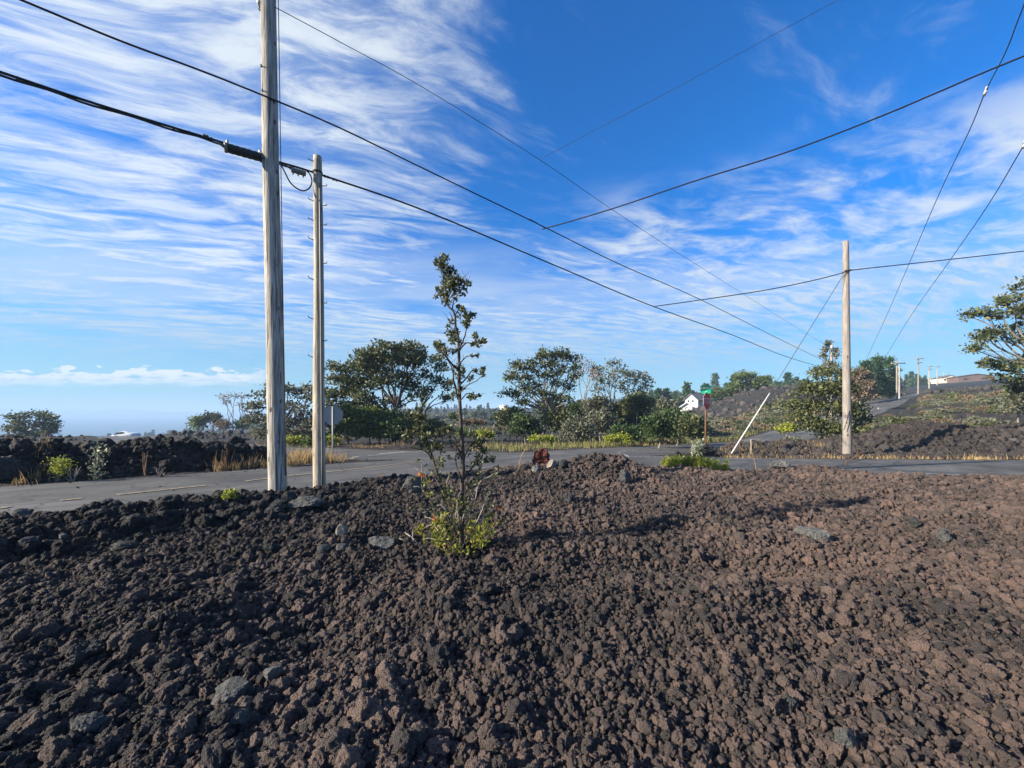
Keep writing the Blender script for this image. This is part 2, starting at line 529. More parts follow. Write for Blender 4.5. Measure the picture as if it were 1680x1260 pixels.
def build_ground():
    th = np.concatenate([np.linspace(-62, 62, 640), np.linspace(62, 298, 60)[1:-1]])
    th = np.radians(th)
    r = np.concatenate([np.geomspace(0.25, 14, 330), np.geomspace(14, 42, 110)[1:], np.geomspace(42, 2600, 130)[1:]])
    T, RR = np.meshgrid(th, r)
    X, Y = RR * np.sin(T), RR * np.cos(T)
    Z = H(X.ravel(), Y.ravel()).reshape(X.shape)
    Z = np.where(RR > 1500, np.minimum(Z, Z - (RR - 1500) * 0.09), Z)
    V = np.stack([X, Y, Z], -1).reshape(-1, 3)
    nr, nt_ = X.shape
    i, j = np.meshgrid(np.arange(nr - 1), np.arange(nt_), indexing='ij')
    j2 = (j + 1) % nt_
    F = np.stack([i * nt_ + j, i * nt_ + j2, (i + 1) * nt_ + j2, (i + 1) * nt_ + j], -1).reshape(-1, 4)
    F = F[:, ::-1]
    me = mesh_np('ground', V, F, mat_ground(), True)
    o = link('ground', me)
    tag(o, kind='structure')


def mat_ground():
    m, nt, out = new_mat('lava_ground')
    pos = nt.n('ShaderNodeNewGeometry').outputs['Position']
    sx = nt.n('ShaderNodeSeparateXYZ', i={0: pos})
    x, y = sx.outputs[0], sx.outputs[1]
    n1 = nt.noise(pos, 0.9, 4)
    n2 = nt.noise(pos, 34, 5, 0.75)
    lava = nt.ramp(n1, [(0.3, (0.026, 0.024, 0.024, 1)), (0.7, (0.056, 0.044, 0.039, 1))])
    lava = nt.mix(1.0, lava, nt.ramp(n2, [(0.3, g4(0.6)), (0.7, g4(1.3))]), 'MULTIPLY')
    d = nt.n('ShaderNodeVectorMath', operation='LENGTH', i={0: pos}).outputs[1]
    far = nt.smooth(d, 26.0, 60.0)
    nf = nt.noise(pos, 0.045, 7, 0.62, 0.5)
    farcol = nt.ramp(nf, [(0.36, (0.030, 0.028, 0.028, 1)), (0.5, (0.036, 0.034, 0.028, 1)), (0.62, (0.052, 0.049, 0.034, 1)), (0.7, (0.085, 0.07, 0.048, 1))])
    nfine = nt.noise(pos, 1.3, 6, 0.75)
    farcol = nt.mix(1.0, farcol, nt.ramp(nfine, [(0.3, g4(0.55)), (0.7, g4(1.35))]), 'MULTIPLY')
    plain = nt.math('MULTIPLY', nt.smooth(nt.math('MULTIPLY', x, -1.0), 12.0, 30.0), nt.math('SUBTRACT', 1.0, nt.smooth(d, 170.0, 260.0)))
    farcol = nt.mix(nt.math('MULTIPLY', plain, 0.85), farcol, nt.mix(nfine, (0.022, 0.02, 0.02, 1), (0.05, 0.042, 0.038, 1)))
    c = nt.mix(far, lava, farcol)
    v = nt.n('ShaderNodeTexVoronoi', i={'Vector': pos, 'Scale': 22.0})
    h = nt.math('ADD', nt.math('MULTIPLY', n2, 0.5), nt.math('MULTIPLY', v.outputs['Distance'], -0.8))
    bp = nt.n('ShaderNodeBump', i={'Strength': 0.8, 'Distance': 0.04, 'Height': h})
    b = nt.n('ShaderNodeBsdfPrincipled', i={'Base Color': c, 'Roughness': 0.9, 'Specular IOR Level': 0.2, 'Normal': bp.outputs[0]})
    nt.t.links.new(b.outputs[0], out.inputs[0])
    return m


def mat_asphalt():
    m, nt, out = new_mat('old_asphalt')
    pos = nt.n('ShaderNodeNewGeometry').outputs['Position']
    fine = nt.noise(pos, 60, 4, 0.8)
    big = nt.noise(pos, 0.55, 5, 0.6, 0.6)
    c = nt.ramp(big, [(0.32, (0.052, 0.052, 0.053, 1)), (0.5, (0.082, 0.081, 0.079, 1)), (0.68, (0.122, 0.118, 0.111, 1))])
    streak = nt.noise(nt.map(nt.map(pos, rot=(0, 0, R(-45))), (0.12, 2.4, 1)), 1.0, 4)
    c = nt.mix(1.0, c, nt.ramp(streak, [(0.3, g4(0.78)), (0.7, g4(1.22))]), 'MULTIPLY')
    c = nt.mix(1.0, c, nt.ramp(fine, [(0.25, g4(0.72)), (0.75, g4(1.25))]), 'MULTIPLY')
    # old tar-sealed cracks and grit drifting in from the shoulders
    vor = nt.n('ShaderNodeTexVoronoi', feature='DISTANCE_TO_EDGE', i={'Scale': 0.55, 'Vector': nt.n('ShaderNodeVectorMath', operation='ADD', i={0: pos, 1: nt.noise(pos, 1.2, 4, out=1)}).outputs[0]})
    cr = nt.ramp(vor.outputs['Distance'], [(0.008, g4(0.75)), (0.02, g4(0))])
    c = nt.mix(cr, c, (0.035, 0.034, 0.034, 1))
    grit = nt.noise(pos, 2.2, 6, 0.7)
    c = nt.mix(nt.ramp(grit, [(0.62, g4(0)), (0.78, g4(0.55))]), c, (0.14, 0.12, 0.095, 1))
    bp = nt.n('ShaderNodeBump', i={'Strength': 0.35, 'Distance': 0.01, 'Height': fine})
    b = nt.n('ShaderNodeBsdfPrincipled', i={'Base Color': c, 'Roughness': 0.85, 'Specular IOR Level': 0.3, 'Normal': bp.outputs[0]})
    nt.t.links.new(b.outputs[0], out.inputs[0])
    return m


def mat_paint(name, col, wear):
    m, nt, out = new_mat(name)
    pos = nt.n('ShaderNodeNewGeometry').outputs['Position']
    w = nt.noise(pos, 9, 6, 0.75)
    c = nt.mix(nt.ramp(w, [(wear, g4(0)), (wear + 0.14, g4(1))]), col, (0.10, 0.098, 0.095, 1))
    b = nt.n('ShaderNodeBsdfPrincipled', i={'Base Color': c, 'Roughness': 0.7})
    nt.t.links.new(b.outputs[0], out.inputs[0])
    return m


def ribbon(name, P, hw, mat, zo, ragged=0.10, across=13):
    """road sheet that follows the land"""
    V, F = [], []
    T = np.gradient(P, axis=0)
    T /= np.linalg.norm(T, axis=1)[:, None]
    N = np.stack([-T[:, 1], T[:, 0]], -1)
    s = np.linspace(-1, 1, across)
    for i, (p, n) in enumerate(zip(P, N)):
        for k, q in enumerate(s):
            w = hw
            if k in (0, across - 1):
                w = hw + ragged * float(perlin2(np.array([i * 0.37 + k]), np.array([3.3]))[0]) * 2
            V.append((p[0] + n[0] * q * w, p[1] + n[1] * q * w))
    V = np.array(V)
    z = road_z(V[:, 0], V[:, 1]) + zo
    a = np.arange(len(P) - 1)[:, None] * across + np.arange(across - 1)[None]
    a = a.ravel()
    F = np.stack([a, a + across, a + across + 1, a + 1], -1)[:, ::-1]
    o = link(name, mesh_np(name, np.column_stack([V, z]), F, mat, True))
    return tag(o, kind='structure')


def mark(mb, pts, w):
    """painted strip over pavement; pts are photo pixels on the road"""
    W = [hit(px, py, 0.012, road_z) for px, py in pts]
    W = [Vector((p.x, p.y)) for p in W]
    L = []
    for a, b in zip(W[:-1], W[1:]):
        k = max(1, int((b - a).length / 0.4))
        L += [a.lerp(b, i / k) for i in range(k)]
    L.append(W[-1])
    vs, fs = [], []
    for i, p in enumerate(L):
        t = (L[min(i + 1, len(L) - 1)] - L[max(i - 1, 0)]).normalized()
        n = Vector((-t.y, t.x))
        for q in (-1, 1):
            v = p + n * q * w / 2
            vs.append((v.x, v.y, float(road_z(v.x, v.y)) + 0.0125))
    fs = [(2 * i, 2 * i + 2, 2 * i + 3, 2 * i + 1) for i in range(len(L) - 1)]
    mb.add(vs, fs)


def build_roads():
    asp = mat_asphalt()
    ribbon('road', MAIN, W_MAIN, asp, 0.000, across=15)
    ribbon('side_road', CROSS, W_CROSS, asp, 0.004, across=15)
    # flared corners of the junction
    cs = []
    for poly in ([(-6.3, 14.2), (-4.2, 17.0), (-9.5, 17.4), (-7.4, 15.3)], [(2.6, 12.9), (0.9, 15.6), (-1.6, 11.9), (0.4, 12.3)], [(7.0, 16.0), (4.2, 17.7), (3.2, 16.4), (5.0, 15.6)], [(-5.0, 20.0), (2.2, 19.4), (5.4, 22.2), (0.0, 21.6)]):
        P = [Vector(p) for p in poly]
        n = 10
        for i in range(n):
            for j in range(n):
                def q(u, v):
                    return P[0].lerp(P[1], u).lerp(P[3].lerp(P[2], u), v)
                c4 = [q(i / n, j / n), q((i + 1) / n, j / n), q((i + 1) / n, (j + 1) / n), q(i / n, (j + 1) / n)]
                cs.append([(v.x, v.y, float(road_z(v.x, v.y)) - 0.004) for v in c4])
    mb = MB()
    for c4 in cs:
        mb.add(c4, [(0, 1, 2, 3)])
    o = mb.build('junction_apron', asp)
    tag(o, kind='structure')
    yl, wh = MB(), MB()
    for pts in ([(0, 834), (14, 831)], [(98, 821), (135, 817)], [(192, 811.5), (338, 796)], [(402, 789), (446, 784)], [(470, 781), (516, 776)], [(530, 775), (610, 766.5), (690, 757)]):
        mark(yl, pts, 0.11)
    for pts in ([(418, 771), (470, 766.5), (520, 760), (552, 757), (574, 752), (588, 748.5), (600, 748), (640, 744.5), (692, 739.5)],
                [(560, 799), (600, 794.5), (640, 789), (684, 782)], [(1082, 738), (1040, 739), (1014, 741)],
                [(1014, 742), (1026, 746), (1032, 749.5), (1092, 749.5)], [(1186, 752.5), (1272, 753)],
                [(1470, 774.5), (1530, 777), (1600, 780.5), (1680, 785.5), (1760, 790)]):
        mark(wh, pts, 0.11)
    for pts in ([(622, 744.5), (668, 740.5)],):
        mark(wh, pts, 0.28)
    for pts in ([(820, 734), (856, 732)], [(928, 737), (958, 736.4)]):
        mark(wh, pts, 0.16)
    mp = mat_paint('worn_yellow_paint', (0.31, 0.235, 0.13, 1), 0.48)
    mw = mat_paint('worn_white_paint', (0.66, 0.65, 0.62, 1), 0.40)
    o = yl.build('centre_line_marking', mp, smooth=False)
    tag(o, kind='structure')
    o = wh.build('edge_line_marking', mw, smooth=False)
    tag(o, kind='structure')


def build_sea_and_hills():
    m, nt, out = new_mat('sea_water')
    pos = nt.n('ShaderNodeNewGeometry').outputs['Position']
    w = nt.noise(nt.map(pos, (0.02, 0.06, 0.02)), 3.0, 4)
    bp = nt.n('ShaderNodeBump', i={'Strength': 0.4, 'Distance': 1.5, 'Height': w})
    b = nt.n('ShaderNodeBsdfPrincipled', i={'Base Color': (0.02, 0.055, 0.09, 1), 'Roughness': 0.35, 'Normal': bp.outputs[0]})
    nt.t.links.new(b.outputs[0], out.inputs[0])
    n = 72
    vs = [(0, 0, -52)] + [(6900 * math.cos(2 * math.pi * i / n), 6900 * math.sin(2 * math.pi * i / n), -52) for i in range(n)]
    me = mesh_np('sea', vs, [(0, 1 + i, 1 + (i + 1) % n) for i in range(n)], m)
    tag(link('sea', me), kind='structure')
    # faint headland across the water
    hm = mat_simple('far_headland', (0.05, 0.055, 0.05), 0.95, 0, 0.2, 0.01)
    xs = np.linspace(-6200, -2600, 140)
    V, F = [], []
    for k, x in enumerate(xs):
        u = (x + 6200) / 3600
        h = 95 * math.sin(math.pi * u) ** 0.8 * (0.75 + 0.5 * float(fbm2(np.array([u * 5.0]), np.array([0.4]), 4)[0])) - 52
        yb = 4300 + 200 * math.sin(u * 7)
        V += [(x, yb - 500, -53), (x, yb - 150, max(-52.5, h * 0.55 - 18)), (x, yb, max(-52.2, h)), (x, yb + 500, -53)]
        if k:
            o = 4 * (k - 1)
            F += [(o + i, o + 4 + i, o + 5 + i, o + 1 + i) for i in range(3)]
    tag(link('hills', mesh_np('hills', V, F, hm, True)), kind='structure')


# ------------------------------------------------------------------ scatter of stones (stuff)
def rock_mesh(name, seed, sub, mat, knob=0.32, squash=0.85, planes=0, rough=1.0):
    bm = bmesh.new()
    bmesh.ops.create_icosphere(bm, subdivisions=sub, radius=1)
    me = bpy.data.meshes.new(name)
    bm.to_mesh(me)
    bm.free()
    n = len(me.vertices)
    co = np.empty(n * 3, dtype=np.float32)
    me.vertices.foreach_get('co', co)
    p = co.reshape(-1, 3).astype(float)
    rg = np.random.default_rng(seed)
    d = p / np.linalg.norm(p, axis=1)[:, None]
    s = rg.uniform(-40, 40, 3) + 100
    rad = np.ones(n)
    for k in range(planes):                                   # chipped flat faces
        nv = rg.normal(size=3)
        nv /= np.linalg.norm(nv)
        lim = rg.uniform(0.55, 0.85)
        dt = d @ nv
        rad = np.where(dt > 1e-3, np.minimum(rad, lim / np.maximum(dt, 1e-3)), rad)
    f = perlin3(d * 1.6 + s) * knob * 1.3 + (np.abs(perlin3(d * 3.4 + s)) - 0.2) * knob * 1.1 + (np.abs(perlin3(d * 7.5 + s)) - 0.2) * knob * 0.55 * rough
    if sub >= 4:
        f = f + perlin3(d * 15 + s) * knob * 0.25 * rough
    q = d * (rad * (1 + f))[:, None] * np.array([1.0, rg.uniform(0.75, 1.0), squash * rg.uniform(0.8, 1.1)])
    me.vertices.foreach_set('co', q.astype(np.float32).ravel())
    for pl in me.polygons:
        pl.use_smooth = planes == 0 or sub >= 4
    me.materials.append(mat)
    me.update()
    return me


def proto_collection(name, meshes):
    c = bpy.data.collections.new(name)                        # kept out of the scene, only a source of shapes
    for i, me in enumerate(meshes):
        o = bpy.data.objects.new(me.name, me)
        c.objects.link(o)
    return c


_groups = {}


def scatter_group(coll):
    if coll.name in _groups:
        return _groups[coll.name]
    ng = bpy.data.node_groups.new('scatter_' + coll.name, 'GeometryNodeTree')
    ng.interface.new_socket('Geometry', in_out='INPUT', socket_type='NodeSocketGeometry')
    ng.interface.new_socket('Geometry', in_out='OUTPUT', socket_type='NodeSocketGeometry')
    N, L = ng.nodes, ng.links
    gi, go = N.new('NodeGroupInput'), N.new('NodeGroupOutput')
    ci = N.new('GeometryNodeCollectionInfo')
    ci.inputs['Collection'].default_value = coll
    ci.inputs['Separate Children'].default_value = True
    ci.inputs['Reset Children'].default_value = True
    iop = N.new('GeometryNodeInstanceOnPoints')
    iop.inputs['Pick Instance'].default_value = True

    def attr(nm, typ):
        a = N.new('GeometryNodeInputNamedAttribute')
        a.data_type = typ
        a.inputs['Name'].default_value = nm
        return a.outputs[0]
    L.new(gi.outputs[0], iop.inputs['Points'])
    L.new(ci.outputs[0], iop.inputs['Instance'])
    L.new(attr('idx', 'INT'), iop.inputs['Instance Index'])
    L.new(attr('rot', 'FLOAT_VECTOR'), iop.inputs['Rotation'])
    L.new(attr('scl', 'FLOAT_VECTOR'), iop.inputs['Scale'])
    L.new(iop.outputs[0], go.inputs[0])
    _groups[coll.name] = ng
    return ng


def scatter(name, coll, P, scl, rot, tint=None):
    n = len(P)
    me = bpy.data.meshes.new(name)
    me.vertices.add(n)
    me.vertices.foreach_set('co', np.asarray(P, np.float32).ravel())

    def put(nm, typ, data, key):
        a = me.attributes.new(nm, typ, 'POINT')
        a.data.foreach_set(key, data)
    put('idx', 'INT', RNG.integers(0, len(coll.objects), n).astype(np.int32), 'value')
    put('rot', 'FLOAT_VECTOR', np.asarray(rot, np.float32).ravel(), 'vector')
    put('scl', 'FLOAT_VECTOR', np.asarray(scl, np.float32).ravel(), 'vector')
    put('tint', 'FLOAT', np.asarray(tint if tint is not None else np.full(n, 0.5), np.float32), 'value')
    o = link(name, me)
    md = o.modifiers.new('scatter', 'NODES')
    md.node_group = scatter_group(coll)
    tag(o, kind='stuff')
    return o


def jitter_grid(x0, x1, y0, y1, s):
    gx, gy = np.meshgrid(np.arange(x0, x1, s), np.arange(y0, y1, s))
    x = gx.ravel() + RNG.uniform(-0.5, 0.5, gx.size) * s * 1.1
    y = gy.ravel() + RNG.uniform(-0.5, 0.5, gx.size) * s * 1.1
    return x, y


def stones(name, coll, x, y, size, tint, sink=0.05):
    n = len(x)
    z = np.where(road_gap(x, y) < 0.06, np.maximum(H(x, y), base(x, y) - 0.004), H(x, y)) + size * (0.35 - sink) + RNG.uniform(-0.2, 0.25, n) * size
    scl = size[:, None] * RNG.uniform(0.75, 1.25, (n, 3))
    rot = RNG.uniform(0, 2 * math.pi, (n, 3))
    return scatter(name, coll, np.column_stack([x, y, z]), scl, rot, tint)


def tint_field(x, y):
    """brown-to-grey drift of the cinder field: browner to the right and in patches, blacker clinker on the left, deepened with painted shade"""
    t = 0.42 + 0.55 * fbm2(x * 0.42, y * 0.42, 4, ox=11.0) + 0.06 * np.clip(x, -4, 5) - 0.16 * sstep(0.3, -2.2, x) + 0.2 * fbm2(x * 2.2, y * 2.2, 2, ox=1.0)  # step towards the left also paints shade into the stone colour
    return np.clip(t, 0, 1)


def build_stones():
    near = proto_collection('cinder_shapes', [rock_mesh('cinder_stone', 100 + i, 4, M['cinder'], knob=(0.34, 0.48, 0.42)[i % 3], planes=(0, 0, 6)[i % 3], rough=1.5) for i in range(14)])
    mid = proto_collection('small_cinder_shapes', [rock_mesh('small_cinder_stone', 200 + i, 3, M['cinder'], knob=(0.36, 0.5)[i % 2], planes=(0, 5)[i % 2], rough=1.4) for i in range(12)])
    X, Y, S = [], [], []
    for (y0, y1, s, k) in ((0.9, 3.2, 0.0315, 0), (3.2, 5.6, 0.035, 0), (5.6, 8.6, 0.043, 1), (8.6, 12.4, 0.056, 1)):
        x, y = jitter_grid(-1.55 * y1 - 0.8, 1.55 * y1 + 0.8, y0, y1, s)
        keep = (np.abs(x) < 1.55 * y + 0.8) & (road_gap(x, y) > 0.06 + RNG.normal(0, 0.16, len(x))) & ((y - x) / 1.414 < 9) & (y < 12.4)
        x, y = x[keep], y[keep]
        patch = fbm2(x * 0.9, y * 0.9, 3, ox=21.0)
        left = sstep(0.6, -2.0, x) * sstep(4.5, 2.0, y)
        sz = s * 0.56 * np.exp(RNG.normal(0, 0.40, len(x))) * (1 + 0.6 * np.clip(patch, -0.5, 0.8) * (0.35 + 0.65 * sstep(2.0, -1.0, x)) + 0.45 * left)
        sz = np.clip(sz, 0.008, 0.075)
        X.append(x), Y.append(y), S.append(sz)
        t = tint_field(x, y)
        stones('cinder_gravel', near if k == 0 else mid, x, y, sz, t)
    # fine grit between the stones
    x, y = jitter_grid(-7, 7, 0.9, 4.6, 0.034)
    keep = (np.abs(x) < 1.5 * y + 0.8) & (road_gap(x, y) > 0.1) & (RNG.uniform(0, 1, len(x)) < 0.6)
    x, y = x[keep], y[keep]
    stones('grit_gravel', mid, x, y, 0.009 * np.exp(RNG.normal(0, 0.35, len(x))), np.clip(tint_field(x, y) + 0.15, 0, 1), -0.9)
    # grit and cinders spilled over the pavement edges
    n = 26000
    x, y = RNG.uniform(-22, 24, n), RNG.uniform(3.5, 24, n)
    g = road_gap(x, y)
    keep = (g < 0.1) & (RNG.uniform(0, 1, n) < np.exp(g / 0.22) + 0.02) & (np.abs(x) < 1.5 * y)
    x, y = x[keep], y[keep]
    stones('road_grit', mid, x, y, 0.014 * np.exp(RNG.normal(0, 0.45, len(x))), tint_field(x, y) * 0.7, 0.1)
    # larger clinkers lying among them
    n = 4200
    y = RNG.uniform(1.0, 12, n) ** 1.0
    x = RNG.uniform(-1, 1, n) * (1.5 * y + 0.8)
    zone = sstep(0.8, -2.2, x) + 0.06 + 0.55 * np.clip(fbm2(x * 0.7, y * 0.7, 3, ox=31.0) + 0.1, 0, 1)
    keep = (RNG.uniform(0, 1.3, n) < zone) & (road_gap(x, y) > 0.25) & ((y - x) / 1.414 < 9)
    x, y = x[keep], y[keep]
    sz = 0.026 * np.exp(RNG.normal(0, 0.38, len(x))) * (1 + 0.6 * sstep(0.5, -2.5, x))
    stones('clinker_gravel', near, x, y, np.clip(sz, 0.015, 0.10), np.clip(tint_field(x, y) - 0.25, 0, 1), 0.3)
    # black blocks of the berm along the road
    big = proto_collection('rubble_shapes', [rock_mesh('rubble_stone', 300 + i, 4, M['rubble'], knob=0.36, planes=(3 if i % 3 == 0 else 0)) for i in range(12)])
    t = RNG.uniform(-9, 4.6, 2300)
    c = RNG.normal(0.95, 0.48, 2300)
    tf = 12.0 / 1.41421 - c
    x, y = (t - tf) / 1.41421, (t + tf) / 1.41421
    keep = (road_gap(x, y) > 0.15) & (y > 0.5) & (RNG.uniform(0, 1, 2300) < 1 - 0.75 * sstep(0.8, 2.6, t))
    x, y = x[keep], y[keep]
    sz = 0.050 * np.exp(RNG.normal(0, 0.45, len(x)))
    stones('berm_rubble', big, x, y, np.clip(sz, 0.02, 0.15), RNG.uniform(0.2, 0.9, len(x)), 0.2)
    # bank beyond the road on the left
    n = 9000
    t = RNG.uniform(-16, 4.4, n)
    cb = RNG.uniform(0.45, 4.2, n)
    tf = cb + 19.4 / 1.41421
    x, y = (t - tf) / 1.41421, (t + tf) / 1.41421
    keep = (road_gap(x, y) > 0.35) & (y > 3) & (x < -5.6)
    x, y, cb = x[keep], y[keep], cb[keep]
    sz = 0.066 * np.exp(RNG.normal(0, 0.5, len(x))) * (0.5 + 0.5 * sstep(0.5, 1.6, cb))
    stones('bank_rubble', big, x, y, np.clip(sz, 0.03, 0.34), RNG.uniform(0, 0.9, len(x)), 0.2)
    # mounds beyond the road on the right
    bro = proto_collection('brown_rubble_shapes', [rock_mesh('brown_rubble_stone', 400 + i, 3, M['rubble_brown'], knob=0.36) for i in range(10)])
    n = 24000
    x, y = RNG.uniform(5, 40, n), RNG.uniform(15.6, 23.0, n)
    keep = (road_gap(x, y) > 0.45) & ((x > 9.3) | (RNG.uniform(0, 1, n) < 0.35)) & (x < 1.65 * y + 1)
    x, y = x[keep], y[keep]
    sz = 0.056 * np.exp(RNG.normal(0, 0.45, len(x)))
    stones('mound_rubble', bro, x, y, np.clip(sz, 0.03, 0.3), tint_field(x * 0.5, y * 0.5), 0.2)
    # lava hill behind the junction and rough ground further out
    n = 9000
    x, y = RNG.uniform(-75, 110, n), RNG.uniform(26, 110, n)
    hill = np.exp(-((x - 56) / 17) ** 2 - ((y - 84) / 19) ** 2)
    dens = np.clip(hill * 1.2 + 0.35 * (x < -12) + 0.25 + 0.6 * (x > 0.66 * y), 0, 1)
    keep = (RNG.uniform(0, 1, n) < dens) & (road_gap(x, y) > 1.0) & (np.abs(x) < 1.5 * y)
    x, y = x[keep], y[keep]
    sz = 0.22 * np.exp(RNG.normal(0, 0.45, len(x))) * np.clip(y / 60, 0.4, 1.6)
    stones('far_rubble', bro, x, y, np.clip(sz, 0.06, 0.8), RNG.uniform(0, 0.6, len(x)), 0.2)


def boulder(px, py, wpx, hpx, mat, label, seed, planes=7, depth=0.8, rot=0.0, sink=0.18, knob=0.14, group=None, d=None, tilt=0.0):
    p = hit(px, py) if d is None else Vector(((px - CX) / FPX * d, d, Hs((px - CX) / FPX * d, d)))
    k = p.y / FPX
    me = rock_mesh('boulder', seed, 5, M[mat], knob=knob * 1.35, squash=1.0, planes=planes, rough=1.6)
    n = len(me.vertices)
    co = np.empty(n * 3, np.float32)
    me.vertices.foreach_get('co', co)
    q = co.reshape(-1, 3)
    c, s = math.cos(rot), math.sin(rot)
    q = q / np.abs(q).max(0)[None]
    ct, st = math.cos(tilt), math.sin(tilt)
    q = np.column_stack([q[:, 0] * ct - q[:, 2] * st, q[:, 1], q[:, 0] * st + q[:, 2] * ct])
    q = q / np.abs(q).max(0)[None]
    q = q * np.array([wpx * k / 2, wpx * k / 2 * depth, hpx * k * 0.5 * (1 + sink)])
    q = np.column_stack([q[:, 0] * c - q[:, 1] * s, q[:, 0] * s + q[:, 1] * c, q[:, 2]])
    me.vertices.foreach_set('co', q.astype(np.float32).ravel())
    for pl in me.polygons:
        pl.use_smooth = True
    try:
        me.set_sharp_from_angle(angle=R(28))
    except Exception:
        pass
    me.update()
    o = link('boulder', me, None, (p.x, p.y + wpx * k * 0.3, p.z + hpx * k * 0.5 * (1 - sink)))
    return tag(o, label, 'boulder', group)


def build_boulders():
    B = boulder
    B(886, 771, 37, 38, 'rock_red', 'dark red scoria boulder on the crest of the lava field', 57, 9, 0.8, 0.2, 0.15, 0.3, d=9.0, tilt=0.6)
    B(906, 766, 20, 18, 'rock_tan', 'pale grey stone leaning against the red boulder', 12, 8, 0.8, 0.5, 0.15, 0.08, d=8.7)
    B(879, 771, 14, 14, 'rock_pale', 'small pale stone at the foot of the red boulder', 13, 8, 0.8, 0.1, 0.15, 0.08, d=8.6)
    B(924, 764, 22, 15, 'rock_dark', 'dark block between the pale stone and the lava mound', 14, 5, 0.8, 0.7, 0.15, 0.2, d=8.75)
    B(676, 812, 44, 32, 'rock_grey', 'grey angular boulder beside the left stem of the sapling', 15, 8, 0.8, 0.4, 0.2, 0.1)
    B(559, 882, 21, 21, 'rock_tan', 'upright tan stone standing alone left of the sapling', 16, 9, 0.5, 0.5, 0.2, 0.06, tilt=0.5)
    B(619, 904, 48, 21, 'rock_pale', 'flat pale slab lying left of the fallen twig', 17, 6, 0.7, 0.1, 0.3, 0.1)
    B(560, 908, 24, 17, 'rock_grey', 'grey wedge stone below the upright tan stone', 18, 8, 0.8, 0.6, 0.2, 0.1)
    B(527, 912, 25, 17, 'rock_grey', 'rounded grey stone, the lowest of three left of the slab', 19, 6, 0.8, 0.3, 0.2, 0.15)
    B(492, 838, 62, 20, 'rock_grey', 'long grey boulder in front of the stub pole', 20, 6, 0.7, 0.25, 0.25, 0.15)
    B(446, 848, 40, 26, 'rock_dark', 'dark jagged boulder in front of the tall pole', 21, 6, 0.8, 0.1, 0.2, 0.2)
    B(470, 832, 26, 26, 'rock_dark', 'black block between the two leaning boulders by the tall pole', 22, 5, 0.8, 0.6, 0.2, 0.2)
    B(162, 834, 38, 28, 'rock_dark', 'squarish black block on top of the roadside berm', 23, 7, 0.9, 0.2, 0.1, 0.12, d=6.0)
    B(186, 832, 22, 18, 'rock_grey', 'pointed grey stone next to the squarish black block', 24, 8, 0.8, 0.8, 0.1, 0.08, d=6.05)
    B(26, 838, 27, 24, 'rock_grey', 'grey lump at the far left end of the berm', 25, 6, 0.8, 0.4, 0.1, 0.15, d=5.4)
    B(37, 906, 28, 22, 'rock_grey', 'grey boulder below the shaded berm', 26, 7, 0.8, 0.4, 0.2, 0.12)
    B(98, 890, 14, 12, 'rock_pale', 'small pointed pale stone right of the grey boulder under the berm', 27, 8, 0.8, 0.4, 0.2, 0.08)
    B(190, 907, 44, 16, 'rock_dark', 'long dark slab with a flat top on the left slope', 28, 6, 0.7, 0.3, 0.2, 0.12)
    B(440, 912, 30, 20, 'rock_dark', 'dark rock on the slope below the tall pole', 29, 5, 0.8, 0.3, 0.2, 0.2)
    B(1348, 890, 58, 20, 'rock_pale', 'pale greenish slab lying flat on the brown cinders', 30, 5, 0.7, -0.2, 0.3, 0.1)
    B(1556, 892, 27, 24, 'rock_grey', 'grey green rock upright on the brown cinders', 31, 5, 0.8, 0.3, 0.15, 0.2)
    B(1508, 868, 24, 16, 'rock_dark', 'dark grey rock uphill of the grey green one', 32, 5, 0.8, 0.3, 0.2, 0.2)
    B(1026, 796, 27, 24, 'rock_grey', 'grey rock with a white face on the flank of the mound', 33, 7, 0.8, 0.5, 0.2, 0.14)
    B(934, 826, 22, 17, 'rock_dark', 'dark round stone below the mound', 34, 4, 0.9, 0.5, 0.2, 0.18)
    B(1284, 771, 40, 15, 'rock_pale', 'pale flat rock sunk in the crest near the road', 35, 5, 0.8, 0.5, 0.25, 0.15, d=10.0)
    B(442, 1128, 32, 32, 'rock_pale', 'pale wedge of rock pointing up in the near cinders', 36, 9, 0.5, 0.5, 0.1, 0.05, tilt=0.6)
    B(366, 1166, 58, 36, 'rock_grey', 'broad grey rock with a flat broken face near the wedge', 37, 7, 0.8, 0.2, 0.2, 0.12)
    B(389, 1202, 42, 30, 'rock_grey', 'blocky grey rock below the broad flat faced one', 38, 7, 0.8, 0.4, 0.2, 0.12)
    B(118, 1226, 62, 34, 'rock_grey', 'large grey slab near the bottom left corner', 39, 7, 0.8, 0.25, 0.25, 0.14)
    B(120, 1110, 64, 46, 'rock_dark', 'large black clinker half in shade on the left slope', 40, 3, 0.9, 0.25, 0.2, 0.26)
    B(1398, 1243, 38, 36, 'rock_grey', 'grey rock near the bottom right among tan cinders', 41, 6, 0.8, 0.25, 0.2, 0.16)
    B(1300, 1170, 26, 22, 'rock_grey', 'small mauve grey stone on the near right cinders', 42, 6, 0.8, 0.25, 0.2, 0.16)
    B(1166, 748, 30, 20, 'rock_dark', 'dark rock heaped at the foot of the stop sign', 43, 4, 0.8, 0.2, 0.1, 0.2, d=16.6)

